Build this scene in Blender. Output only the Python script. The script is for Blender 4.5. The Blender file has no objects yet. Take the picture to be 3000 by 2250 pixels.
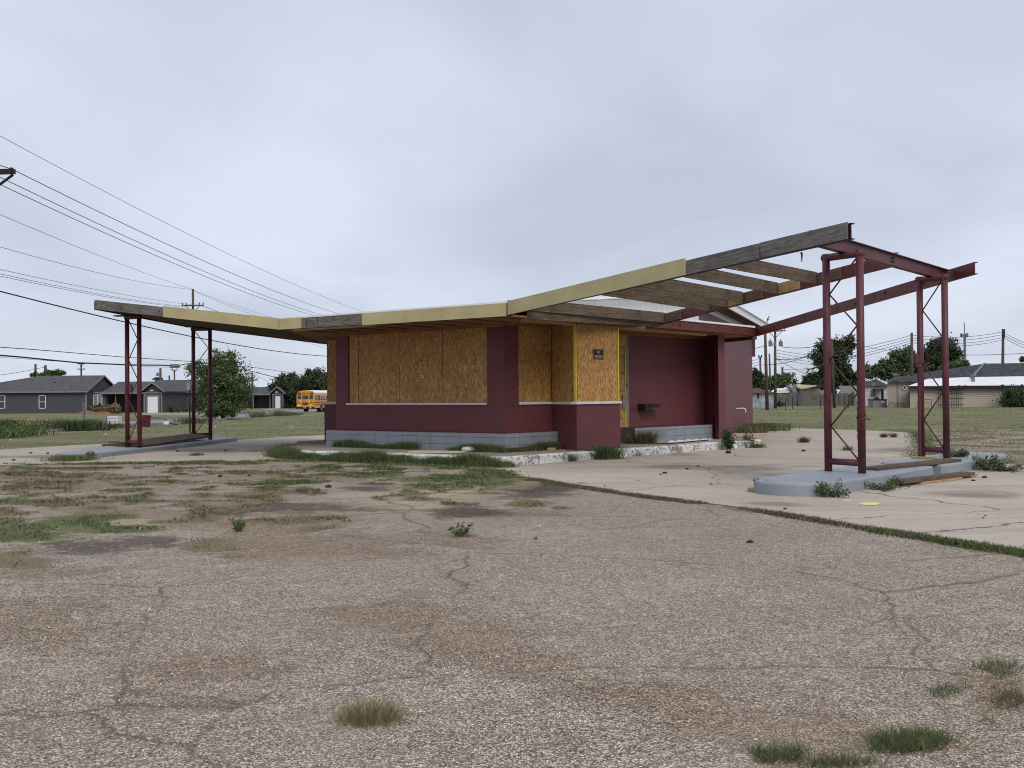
import bpy, math, random
import numpy as np
from mathutils import Matrix, Vector
R_ = math.radians
rnd = random.Random(7)
# ------------------------------------------------------------------ camera, world, sun, exposure
F, PITCH, ROLL, CH = 3035.0, math.atan(34/3035.), .008, 1.45
sc = bpy.context.scene
col = sc.collection
cd = bpy.data.cameras.new('Camera'); cam = bpy.data.objects.new('Camera', cd); col.objects.link(cam); sc.camera = cam
cd.sensor_width = 36; cd.lens = F/3000*36; cd.clip_start = .1; cd.clip_end = 6000
cam.matrix_world = Matrix.Translation((0, 0, CH)) @ Matrix.Rotation(math.pi/2+PITCH, 4, 'X') @ Matrix.Rotation(-ROLL, 4, 'Z')
sc.view_settings.view_transform = 'Standard'; sc.view_settings.look = 'None'
sc.view_settings.exposure = 0.3; sc.view_settings.gamma = 1
sc.cycles.pixel_filter_type = 'BLACKMAN_HARRIS'; sc.cycles.filter_width = 1.05
SUN_EL, SUN_ROT = 44, 160
w = bpy.data.worlds.new('World'); sc.world = w; w.use_nodes = True
nt = w.node_tree; nt.nodes.clear()
def wn(t, **k):
    n = nt.nodes.new(t)
    for a, b in k.items(): setattr(n, a, b)
    return n
wo = wn('ShaderNodeOutputWorld'); b1 = wn('ShaderNodeBackground'); b2 = wn('ShaderNodeBackground'); mx = wn('ShaderNodeMixShader')
sky = wn('ShaderNodeTexSky', sky_type='NISHITA', sun_disc=False, sun_elevation=R_(SUN_EL), sun_rotation=R_(SUN_ROT))
nt.links.new(sky.outputs[0], b1.inputs[0]); b1.inputs[1].default_value = .1
tc = wn('ShaderNodeTexCoord'); sep = wn('ShaderNodeSeparateXYZ'); nt.links.new(tc.outputs['Generated'], sep.inputs[0])
# project the view direction on a cloud deck: x/(z+.12), y/(z+.12)
ad = wn('ShaderNodeMath', operation='ADD'); nt.links.new(sep.outputs[2], ad.inputs[0]); ad.inputs[1].default_value = .16
ab = wn('ShaderNodeMath', operation='MAXIMUM'); nt.links.new(ad.outputs[0], ab.inputs[0]); ab.inputs[1].default_value = .05
dx = wn('ShaderNodeMath', operation='DIVIDE'); nt.links.new(sep.outputs[0], dx.inputs[0]); nt.links.new(ab.outputs[0], dx.inputs[1])
dy = wn('ShaderNodeMath', operation='DIVIDE'); nt.links.new(sep.outputs[1], dy.inputs[0]); nt.links.new(ab.outputs[0], dy.inputs[1])
cb = wn('ShaderNodeCombineXYZ'); nt.links.new(dx.outputs[0], cb.inputs[0]); nt.links.new(dy.outputs[0], cb.inputs[1])
mp = wn('ShaderNodeMapping'); nt.links.new(cb.outputs[0], mp.inputs[0]); mp.inputs['Location'].default_value = (3.1, 1.7, 0)
mp.inputs['Rotation'].default_value = (0, 0, R_(20)); mp.inputs['Scale'].default_value = (1.1, .75, 1)
nz = wn('ShaderNodeTexNoise'); nt.links.new(mp.outputs[0], nz.inputs['Vector']); nz.inputs['Scale'].default_value = .9; nz.inputs['Detail'].default_value = 5; nz.inputs['Roughness'].default_value = .45
nz.inputs['Distortion'].default_value = .35
cr = wn('ShaderNodeValToRGB'); nt.links.new(nz.outputs[0], cr.inputs[0])
cr.color_ramp.elements[0].position = .32; cr.color_ramp.elements[0].color = (.44, .48, .575, 1)
cr.color_ramp.elements[1].position = .66; cr.color_ramp.elements[1].color = (.60, .648, .755, 1)
e = cr.color_ramp.elements.new(.5); e.color = (.525, .57, .675, 1)
nt.links.new(cr.outputs[0], b2.inputs[0]); b2.inputs[1].default_value = 1.0
mx.inputs[0].default_value = .93
nt.links.new(b1.outputs[0], mx.inputs[1]); nt.links.new(b2.outputs[0], mx.inputs[2]); nt.links.new(mx.outputs[0], wo.inputs[0])
sd = bpy.data.lights.new('Sun', 'SUN'); sd.energy = 1.5; sd.angle = R_(32); sd.color = (1, .93, .84)
so = bpy.data.objects.new('Sun', sd); col.objects.link(so)
az = R_(SUN_ROT)
sdir = Vector((math.sin(az)*math.cos(R_(SUN_EL)), math.cos(az)*math.cos(R_(SUN_EL)), math.sin(R_(SUN_EL))))
so.rotation_euler = sdir.to_track_quat('Z', 'Y').to_euler(); so.location = (0, 0, 30)

# ------------------------------------------------------------------ measuring: photo pixel (3000 wide) -> point in the place
def ray(x, y):
    dx, dy = x-1500, y-1125
    c, s = math.cos(ROLL), math.sin(ROLL)
    X = dx*c-dy*s; Y = dx*s+dy*c
    d = (X/F, 1., -Y/F); c, s = math.cos(PITCH), math.sin(PITCH)
    return (d[0], d[1]*c-d[2]*s, d[1]*s+d[2]*c)
def gp(x, y, h=0.):
    r = ray(x, y); t = (h-CH)/r[2]; return Vector((r[0]*t, r[1]*t, h))
def at(x, y, Y):
    r = ray(x, y); t = Y/r[1]; return Vector((r[0]*t, Y, CH+r[2]*t))
def sstep(a, b, v):
    t = np.clip((np.asarray(v, float)-a)/(b-a), 0, 1); return t*t*(3-2*t)
def gz(X, Y):
    return -.32*sstep(42, 105, Y)*sstep(6, -14, X)
def gzf(X, Y): return float(gz(X, Y))

# ------------------------------------------------------------------ material helpers
class G:
    def __init__(s, name, rough=.85, spec=.25, metal=0.):
        s.m = bpy.data.materials.new(name); s.m.use_nodes = True; s.t = s.m.node_tree
        s.b = s.t.nodes['Principled BSDF']; s.b.inputs['Roughness'].default_value = rough
        s.b.inputs['Specular IOR Level'].default_value = spec; s.b.inputs['Metallic'].default_value = metal
    def n(s, typ, ins=None, **k):
        nd = s.t.nodes.new('ShaderNode'+typ)
        for a, b in k.items(): setattr(nd, a, b)
        for a, b in (ins or {}).items():
            if isinstance(b, bpy.types.NodeSocket): s.t.links.new(b, nd.inputs[a])
            else: nd.inputs[a].default_value = b
        return nd
    def co(s, kind='Object', scale=(1, 1, 1), rot=(0, 0, 0), loc=(0, 0, 0)):
        c = s.n('TexCoord') if kind != 'Position' else s.n('NewGeometry')
        return s.n('Mapping', {0: c.outputs[kind], 1: loc, 2: rot, 3: scale}).outputs[0]
    def noise(s, v, sc=5, det=4, ro=.55, dist=0, out=0):
        return s.n('TexNoise', {'Vector': v, 'Scale': sc, 'Detail': det, 'Roughness': ro, 'Distortion': dist}).outputs[out]
    def vor(s, v, sc=5, out='Color', rand=1., feature='F1'):
        return s.n('TexVoronoi', {'Vector': v, 'Scale': sc, 'Randomness': rand}, feature=feature).outputs[out]
    def ramp(s, f, *st, interp='LINEAR'):
        r = s.n('ValToRGB', {0: f}); cr = r.color_ramp; cr.interpolation = interp
        while len(cr.elements) < len(st): cr.elements.new(.5)
        for e, (p, c) in zip(cr.elements, st):
            e.position = p; e.color = (c if isinstance(c, tuple) else (c, c, c))+(1,)
        return r.outputs[0]
    def mix(s, f, a, b, mode='MIX'):
        m = s.n('Mix', data_type='RGBA', blend_type=mode)
        for i, v in ((0, f), (6, a), (7, b)):
            if isinstance(v, bpy.types.NodeSocket): s.t.links.new(v, m.inputs[i])
            else: m.inputs[i].default_value = v if i == 0 else tuple(v)+(1,)
        return m.outputs[2]
    def math(s, op, a, b=0., clamp=False):
        m = s.n('Math', operation=op, use_clamp=clamp)
        for i, v in ((0, a), (1, b)):
            if isinstance(v, bpy.types.NodeSocket): s.t.links.new(v, m.inputs[i])
            else: m.inputs[i].default_value = v
        return m.outputs[0]
    def attr(s, name): return s.n('Attribute', attribute_name=name).outputs['Fac']
    def bump(s, h, strength=.5, dist=.01, normal=None):
        d = {'Height': h, 'Strength': strength, 'Distance': dist}
        if normal: d['Normal'] = normal
        return s.n('Bump', d).outputs[0]
    def end(s, color, normal=None, rough=None):
        if isinstance(color, bpy.types.NodeSocket): s.t.links.new(color, s.b.inputs['Base Color'])
        else: s.b.inputs['Base Color'].default_value = tuple(color)+(1,)
        if normal: s.t.links.new(normal, s.b.inputs['Normal'])
        if rough is not None: s.t.links.new(rough, s.b.inputs['Roughness'])
        return s.m

def plain(name, c, rough=.8, var=.18, sc=6, spec=.25, metal=0., bump=0.):
    g = G(name, rough, spec, metal); v = g.co('Position')
    n = g.noise(v, sc, 5, .6)
    lo = tuple(max(0, x*(1-var)) for x in c); hi = tuple(min(1, x*(1+var)) for x in c)
    colr = g.ramp(n, (.3, lo), (.7, hi))
    nm = g.bump(g.noise(v, sc*8, 3), bump, .01) if bump else None
    return g.end(colr, nm)

def block(name, c, bw=.406, bh=.2, mortar=.006, dirt=(.08, .05, .05), wear=None, rough=.55, off=.5, mdark=.68, bstr=.4):
    g = G(name, rough, .35); tcn = g.n('TexCoord'); s = g.n('SeparateXYZ', {0: tcn.outputs['Object']})
    v = g.n('CombineXYZ', {0: s.outputs[0], 1: s.outputs[2], 2: 0.}).outputs[0]
    c1 = tuple(x*1.0 for x in c); c2 = tuple(x*.9 for x in c)
    br = g.n('TexBrick', {'Vector': v, 'Color1': c1+(1,), 'Color2': c2+(1,), 'Mortar': tuple(x*mdark for x in c)+(1,), 'Scale': 1., 'Mortar Size': mortar,
                          'Mortar Smooth': .35, 'Brick Width': bw, 'Row Height': bh}, offset=off)
    big = g.noise(tcn.outputs['Object'], 1.3, 5, .6)
    k = g.mix(g.math('MULTIPLY', g.ramp(big, (.35, 0.), (.75, 1.)), .35), br.outputs[0], tuple(min(1, x*1.25) for x in c))
    # faint rain streaks down the face
    st = g.noise(g.n('Mapping', {0: tcn.outputs['Object'], 3: (7, 7, .5)}).outputs[0], 1.5, 4, .6)
    k = g.mix(g.math('MULTIPLY', g.ramp(st, (.5, 0.), (.8, 1.)), .3), k, dirt)
    if wear:
        wn_ = g.noise(tcn.outputs['Object'], 9, 8, .75)
        k = g.mix(g.ramp(wn_, (.6, 0.), (.64, 1.)), k, wear)
    fine = g.noise(tcn.outputs['Object'], 70, 3, .6)
    h = g.math('ADD', g.math('MULTIPLY', br.outputs[1], -1.), g.math('MULTIPLY', fine, .25))
    return g.end(k, g.bump(h, bstr, .006))

M = {}
MAROON = (.14, .04, .047)
M['cmu'] = block('maroon_block', MAROON)
M['cmu_white'] = block('white_block', (.62, .62, .58), dirt=(.3, .28, .24), mdark=.8)
M['cmu_grey'] = block('grey_bench_block', (.24, .262, .29), bw=.45, bh=.17, mortar=.006, dirt=(.1, .1, .1), off=.0, mdark=.22)
M['steel'] = plain('maroon_steel_paint', (.098, .025, .032), .5, .32, 3, .4, 0., .12)
M['steel_rust'] = plain('rusty_red_steel', (.105, .024, .02), .5, .35, 7, .4)
M['bolt'] = plain('dark_bolt', (.025, .012, .012), .6)
def m_wood(name, cols, sc=1., cracks=.6, rough=.9):
    g = G(name, rough, .15); o = g.n('TexCoord').outputs['Object']
    v = g.n('Mapping', {0: o, 3: (1.2*sc, 14*sc, 14*sc)}).outputs[0]
    d = g.noise(v, 2.2, 8, .65, 1.2)
    k = g.ramp(d, (.3, cols[0]), (.5, cols[1]), (.72, cols[2]))
    v2 = g.n('Mapping', {0: o, 3: (.9, 40, 40)}).outputs[0]
    c = g.noise(v2, 1.6, 6, .7)
    k = g.mix(g.math('MULTIPLY', g.ramp(c, (.58, 0.), (.68, 1.)), cracks), k, tuple(x*.22 for x in cols[0]))
    bl = g.noise(o, 2.1, 4, .6)
    k = g.mix(g.math('MULTIPLY', g.ramp(bl, (.5, 0.), (.72, 1.)), .45), k, tuple(x*.6 for x in cols[0]))
    return g.end(k, g.bump(g.math('SUBTRACT', d, c), .7, .006))
M['wood_grey'] = m_wood('weathered_grey_wood', ((.075, .068, .062), (.15, .138, .128), (.25, .235, .22)))
M['wood_brown'] = m_wood('aged_brown_rafter', ((.055, .04, .03), (.125, .092, .066), (.2, .155, .115)))
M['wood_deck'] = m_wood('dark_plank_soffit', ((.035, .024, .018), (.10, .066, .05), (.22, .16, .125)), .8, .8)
M['wood_new'] = m_wood('pine_wood', ((.3, .18, .085), (.42, .27, .13), (.5, .34, .18)), 1, .15, .7)
M['soffit'] = m_wood('stained_plywood_soffit', ((.16, .075, .028), (.26, .135, .055), (.34, .19, .085)), .6, .25, .7)
M['yellow'] = plain('pale_yellow_paint', (.45, .388, .205), .55, .12, 1.7, .3, 0., .08)
M['yellow_b'] = plain('bright_yellow_trim', (.5, .44, .07), .5, .08, 3)
def m_osb():
    g = G('oriented_strand_board', .6, .3); o = g.n('TexCoord').outputs['Object']
    dis = g.noise(o, 6, 3, .5, 0, 1)
    v = g.n('VectorMath', {0: o, 1: g.n('VectorMath', {0: dis, 1: (.05, .05, .05)}, operation='MULTIPLY').outputs[0]}, operation='ADD').outputs[0]
    va = g.n('Mapping', {0: v, 2: (0, R_(14), 0), 3: (42, 42, 11)}).outputs[0]
    vb = g.n('Mapping', {0: v, 2: (0, R_(-28), 0), 3: (60, 60, 14)}).outputs[0]
    a = g.vor(va, 1.); b = g.vor(vb, 1.3)
    sa = g.n('SeparateColor', {0: a}).outputs[0]; sb = g.n('SeparateColor', {0: b}).outputs[1]
    m = g.math('ADD', g.math('MULTIPLY', sa, .55), g.math('MULTIPLY', sb, .45))
    k = g.ramp(m, (.12, (.22, .10, .028)), (.42, (.375, .20, .062)), (.68, (.48, .265, .09)), (.92, (.68, .43, .2)))
    big = g.noise(o, 1.1, 4, .6)
    k = g.mix(g.math('MULTIPLY', g.ramp(big, (.4, 0.), (.7, 1.)), .4), k, (.26, .115, .03))
    dk = g.vor(g.n('Mapping', {0: o, 3: (9, 9, 9)}).outputs[0], 1., 'Distance')
    k = g.mix(g.math('MULTIPLY', g.ramp(dk, (.045, 1.), (.075, 0.)), .85), k, (.03, .014, .006))
    return g.end(k, g.bump(m, .35, .003))
M['osb'] = m_osb()
M['grey_paint'] = plain('grey_island_paint', (.25, .275, .30), .55, .1, 3, .35, 0., .15)
M['white_trim'] = plain('white_trim_paint', (.62, .61, .63), .5, .12, 8)
M['roof_white'] = plain('white_roof_membrane', (.74, .76, .78), .5, .08, 3, .3, 0., .2)
def m_kerb():
    g = G('chipped_white_paint', .75, .2); v = g.co('Position')
    n = g.noise(v, 12, 9, .8); n2 = g.noise(v, 2.1, 4, .6)
    f = g.ramp(g.math('ADD', n, g.math('MULTIPLY', n2, .35)), (.70, 0.), (.735, 1.))
    k = g.mix(f, (.66, .655, .62), g.ramp(g.noise(v, 40, 3), (.3, (.16, .145, .13)), (.7, (.3, .28, .25))))
    return g.end(k, g.bump(g.math('MULTIPLY', f, -1.), .6, .008))
M['kerb'] = m_kerb()
def m_concrete(name, lo, hi, stains=False):
    g = G(name, .9, .2); v = g.co('Position')
    n1 = g.noise(v, .45, 6, .6, .4); n2 = g.noise(v, 6, 6, .65); sp = g.vor(v, 110)
    k = g.ramp(n1, (.32, lo), (.68, hi))
    k = g.mix(g.math('MULTIPLY', g.ramp(n2, (.35, 1.), (.6, 0.)), .22), k, tuple(x*.6 for x in lo))
    k = g.mix(.13, k, sp, 'OVERLAY')
    # streaks that run along the slab
    st = g.noise(g.n('Mapping', {0: v, 2: (0, 0, R_(48)), 3: (.18, 1.6, 1)}).outputs[0], 1.1, 5, .6)
    k = g.mix(g.math('MULTIPLY', g.ramp(st, (.54, 0.), (.72, 1.)), .4), k, (.23, .21, .19))
    if stains:
        w_ = g.noise(v, 5, 5, .6)
        f = g.math('MULTIPLY', g.attr('dark'), g.ramp(w_, (.25, .4), (.7, 1.)))
        k = g.mix(f, k, (.07, .065, .065))
        f = g.ramp(g.math('ADD', g.attr('dirt'), g.math('MULTIPLY', g.noise(v, 3, 6, .7), .6)), (.7, 0.), (1.1, 1.))
        k = g.mix(g.math('MULTIPLY', f, .7), k, (.17, .13, .1))
        cr_ = g.vor(g.n('VectorMath', {0: v, 1: g.n('VectorMath', {0: g.noise(v, 1.5, 4, .6, 0, 1), 1: (.6, .6, 0)}, operation='MULTIPLY').outputs[0]}, operation='ADD').outputs[0], .22, 'Distance', 1., 'DISTANCE_TO_EDGE')
        k = g.mix(g.ramp(cr_, (.0012, 1.), (.0035, 0.)), k, (.07, .06, .05))
    return g.end(k, g.bump(g.noise(v, 60, 4, .7), .35, .004))
M['apron'] = m_concrete('apron_concrete', (.39, .338, .272), (.49, .432, .36), True)
M['walk'] = m_concrete('walkway_concrete', (.25, .215, .175), (.37, .325, .265))
M['asphalt'] = m_concrete('road_surface', (.20, .20, .205), (.29, .29, .295))
def m_ground():
    g = G('gravel_lot_and_lawn', .95, .12); v = g.co('Position')
    # stones
    v1 = g.vor(v, 92); s1 = g.n('SeparateColor', {0: v1}); d1 = g.vor(v, 92, 'Distance')
    k = g.ramp(s1.outputs[0], (.0, (.10, .08, .06)), (.2, (.29, .232, .175)), (.52, (.60, .515, .415)), (.82, (.82, .725, .585)), (1., (.98, .95, .87)))
    v3 = g.n('SeparateColor', {0: g.vor(v, 21)}).outputs[0]; v4 = g.n('SeparateColor', {0: g.vor(v, 9)}).outputs[1]
    md = g.math('ADD', g.math('MULTIPLY', v3, .38), g.math('MULTIPLY', v4, .16))
    k = g.mix(g.math('MULTIPLY', s1.outputs[1], .3), k, (.36, .285, .205))
    v2 = g.vor(v, 150); s2 = g.n('SeparateColor', {0: v2})
    k2 = g.ramp(s2.outputs[0], (.0, (.05, .038, .032)), (.6, (.22, .175, .145)), (1., (.5, .42, .36)))
    edge = g.ramp(d1, (.42, 0.), (.6, 1.))
    k = g.mix(edge, k, k2)
    k = g.mix(1., k, g.ramp(md, (.0, .66), (.5, 1.0)), 'MULTIPLY')
    ln = g.noise(v, .35, 6, .6)
    k = g.mix(g.math('MULTIPLY', g.ramp(ln, (.35, 1.), (.6, 0.)), .3), k, (.24, .175, .13))
    ln2 = g.noise(g.n('Mapping', {0: v, 1: (7, 3, 0)}).outputs[0], .9, 6, .65)
    k = g.mix(g.math('MULTIPLY', g.ramp(ln2, (.5, 0.), (.75, 1.)), .25), k, (.5, .43, .38))
    fn = g.noise(v, 3.2, 7, .75); fn2 = g.noise(v, 14, 6, .8)
    ed = g.math('ADD', g.math('ADD', g.math('MULTIPLY', fn, 1.5), g.math('MULTIPLY', fn2, .9)), -.6)   # about .6 mean
    def thr(a, lo=.88, hi=1.16): return g.ramp(g.math('ADD', g.attr(a), ed), (lo, 0.), (hi, 1.))
    k = g.mix(g.math('MULTIPLY', thr('dark', .72, 1.45), .9), k, (.34, .33, .35), 'MULTIPLY')
    k = g.mix(g.math('MULTIPLY', thr('dirt', .75, 1.55), .72), k, g.ramp(fn2, (.3, (.6, .52, .44)), (.7, (.9, .83, .75))), 'MULTIPLY')
    k = g.mix(g.math('MULTIPLY', thr('pale', .72, 1.4), .6), k, (.44, .35, .24))
    gb = g.noise(v, 26, 6, .8)
    brown = g.ramp(gb, (.3, (.085, .066, .038)), (.55, (.2, .163, .1)), (.75, (.36, .3, .2)))
    green = g.ramp(gb, (.3, (.05, .06, .022)), (.55, (.125, .145, .055)), (.75, (.24, .25, .12)))
    k = g.mix(g.math('MULTIPLY', thr('brown'), .9), k, brown)
    k = g.mix(g.math('MULTIPLY', thr('green'), .92), k, green)
    # open lawn with dry streaks
    lw = g.noise(g.n('Mapping', {0: v, 3: (1, .8, 1)}).outputs[0], .22, 7, .7)
    lwn = g.ramp(lw, (.3, (.13, .14, .06)), (.48, (.19, .19, .095)), (.6, (.29, .255, .155)), (.72, (.44, .37, .27)))
    l3 = g.noise(g.n('Mapping', {0: v, 2: (0, 0, R_(12)), 3: (.25, 1.1, 1)}).outputs[0], .5, 7, .75)
    lwn = g.mix(g.math('MULTIPLY', g.ramp(l3, (.5, 0.), (.66, 1.)), .75), lwn, (.33, .275, .175))
    lwn = g.mix(.5, lwn, g.ramp(g.noise(v, 9, 6, .8), (.3, (.035, .05, .016)), (.7, (.23, .23, .13))))
    k = g.mix(thr('lawn'), k, lwn)
    # long thin cracks in the old surface
    wv = g.n('VectorMath', {0: v, 1: g.n('VectorMath', {0: g.noise(v, 1.1, 5, .6, 0, 1), 1: (.55, .55, 0)}, operation='MULTIPLY').outputs[0]}, operation='ADD').outputs[0]
    cr_ = g.vor(wv, .3, 'Distance', 1., 'DISTANCE_TO_EDGE'); cr2 = g.vor(wv, .75, 'Distance', 1., 'DISTANCE_TO_EDGE')
    cf = g.math('MULTIPLY', g.ramp(cr_, (.0012, 1.), (.0055, 0.)), g.ramp(g.noise(v, .8, 3), (.36, .1), (.55, .8)))
    cf = g.math('MAXIMUM', cf, g.math('MULTIPLY', g.ramp(cr2, (.002, 1.), (.009, 0.)), g.ramp(g.noise(v, .5, 3), (.5, 0.), (.62, .6))))
    k = g.mix(g.math('MULTIPLY', cf, g.math('SUBTRACT', 1., g.attr('lawn'), True)), k, (.09, .07, .055))
    h = g.math('ADD', g.math('MULTIPLY', g.math('SUBTRACT', 1., d1), .6), g.math('MULTIPLY', s1.outputs[2], .5))
    return g.end(k, g.bump(h, .85, .008))
M['ground'] = m_ground()
def m_leaf(name, lo, hi, rough=.6):
    g = G(name, rough, .25); r = g.n('NewGeometry').outputs['Random Per Island']
    k = g.ramp(r, (0., lo), (.6, tuple((a+b)/2 for a, b in zip(lo, hi))), (1., hi))
    g.b.inputs['Transmission Weight'].default_value = 0
    return g.end(k)
M['leaf'] = m_leaf('green_leaves', (.03, .05, .018), (.15, .19, .075))
M['leaf_dark'] = m_leaf('dark_leaves', (.016, .03, .014), (.075, .105, .045))
M['leaf_olive'] = m_leaf('olive_leaves', (.035, .055, .022), (.12, .145, .07))
M['blade_green'] = m_leaf('green_blades', (.036, .055, .02), (.17, .195, .08))
M['blade_lawn'] = m_leaf('lawn_blades', (.06, .085, .025), (.2, .205, .09))
M['blade_brown'] = m_leaf('dry_blades', (.05, .048, .02), (.21, .175, .095))
M['blade_straw'] = m_leaf('straw_blades', (.09, .075, .03), (.38, .32, .18))
M['pebble'] = m_leaf('pebble_stone', (.10, .08, .07), (.75, .68, .6))
M['flower'] = m_leaf('yellow_flowers', (.35, .33, .03), (.5, .5, .06))
M['bark'] = plain('bark', (.055, .045, .036), .95, .35, 12)
M['pole'] = plain('pole_wood', (.085, .068, .055), .95, .25, 5)
M['dark_metal'] = plain('dark_galvanised_metal', (.16, .18, .2), .5, .2, 5)
M['wire'] = plain('black_cable', (.015, .015, .017), .7)
M['wire_lt'] = plain('aluminium_wire', (.06, .063, .07), .6)
M['shingle'] = plain('charcoal_shingles', (.085, .083, .09), .95, .35, 3.0)
M['shingle_old'] = plain('worn_black_shingles', (.05, .05, .057), .95, .75, 2.6)
M['shingle_brown'] = plain('brown_shingles', (.075, .06, .055), .95, .3, 3)
def siding(name, c, step=.2, vertical=False, dark=.55):
    g = G(name, .75, .2); s = g.n('SeparateXYZ', {0: g.n('TexCoord').outputs['Object']})
    a = g.math('ADD', s.outputs[0], s.outputs[1]) if vertical else s.outputs[2]
    f = g.math('FRACT', g.math('DIVIDE', a, step))
    k = g.mix(g.ramp(f, (.0, 1.), (.14, .0), (.9, 0.), (1., 1.)), c, tuple(x*dark for x in c))
    n = g.noise(g.co('Position'), 1.3, 5, .6)
    k = g.mix(g.math('MULTIPLY', g.ramp(n, (.4, 0.), (.7, 1.)), .25), k, tuple(x*.7 for x in c))
    return g.end(k)
M['side_grey'] = siding('dark_grey_siding', (.078, .075, .08), .3, True, .8)
M['side_grey2'] = siding('mid_grey_siding', (.13, .125, .135), .3, True, .75)
M['side_beige'] = siding('beige_lap_siding', (.40, .36, .29), .2, False, .3)
M['side_white'] = siding('white_lap_siding', (.55, .55, .53), .2, False, .55)
M['panel_beige'] = siding('beige_panel', (.34, .30, .26), 1.22, True, .5)
M['panel_cream'] = siding('cream_metal_panel', (.5, .48, .38), .3, True, .8)
M['trim_grey'] = plain('grey_trim', (.2, .19, .2), .7)
M['white'] = plain('white_paint', (.74, .75, .78), .5, .06, 3)
M['garage'] = siding('white_garage_door', (.72, .74, .78), .45, False, .8)
M['glass'] = plain('dark_window_glass', (.035, .045, .055), .12, .3, 1, .6)
M['curtain'] = plain('pale_curtain', (.2, .23, .25), .7)
M['bus_y'] = plain('school_bus_yellow', (.62, .28, .025), .4, .06, 2, .5)
M['black'] = plain('black_rubber', (.012, .012, .014), .7)
M['red_lamp'] = plain('red_lens', (.3, .03, .02), .3)
M['amber_lamp'] = plain('amber_lens', (.5, .15, .03), .3)
M['fence'] = siding('grey_fence_boards', (.12, .11, .105), .15, True, .35)
M['tin'] = plain('corrugated_tin', (.30, .33, .38), .5, .45, 2, .4)
M['red_panel'] = m_wood('dark_red_panel', ((.05, .018, .014), (.09, .03, .024), (.12, .045, .035)), .8, .4)
M['soil'] = plain('reddish_soil', (.2, .12, .075), .95, .3, 2, .1, 0., .4)
M['clod'] = plain('dark_clod', (.035, .028, .024), .95)
M['sign_red'] = plain('faded_sign_red', (.55, .26, .2), .6)
M['sign_black'] = plain('sign_black', (.016, .015, .016), .6)
M['plastic'] = plain('clear_plastic', (.5, .53, .56), .25, .2, 20, .5)
M['denim'] = plain('blue_grey_cloth', (.09, .11, .16), .9)
M['cream'] = plain('cream_board', (.52, .46, .29), .6, .07, 3)
M['paint_yellow'] = plain('faded_yellow_paint', (.72, .62, .23), .8, .08, 20)
M['white_chalk'] = plain('pale_paint_specks', (.62, .6, .5), .8)
M['wet'] = plain('wet_stain', (.06, .055, .05), .25, .2, 3, .5)
M['ply'] = plain('flat_tan_sheet', (.42, .31, .22), .8, .12, 3)

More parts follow.
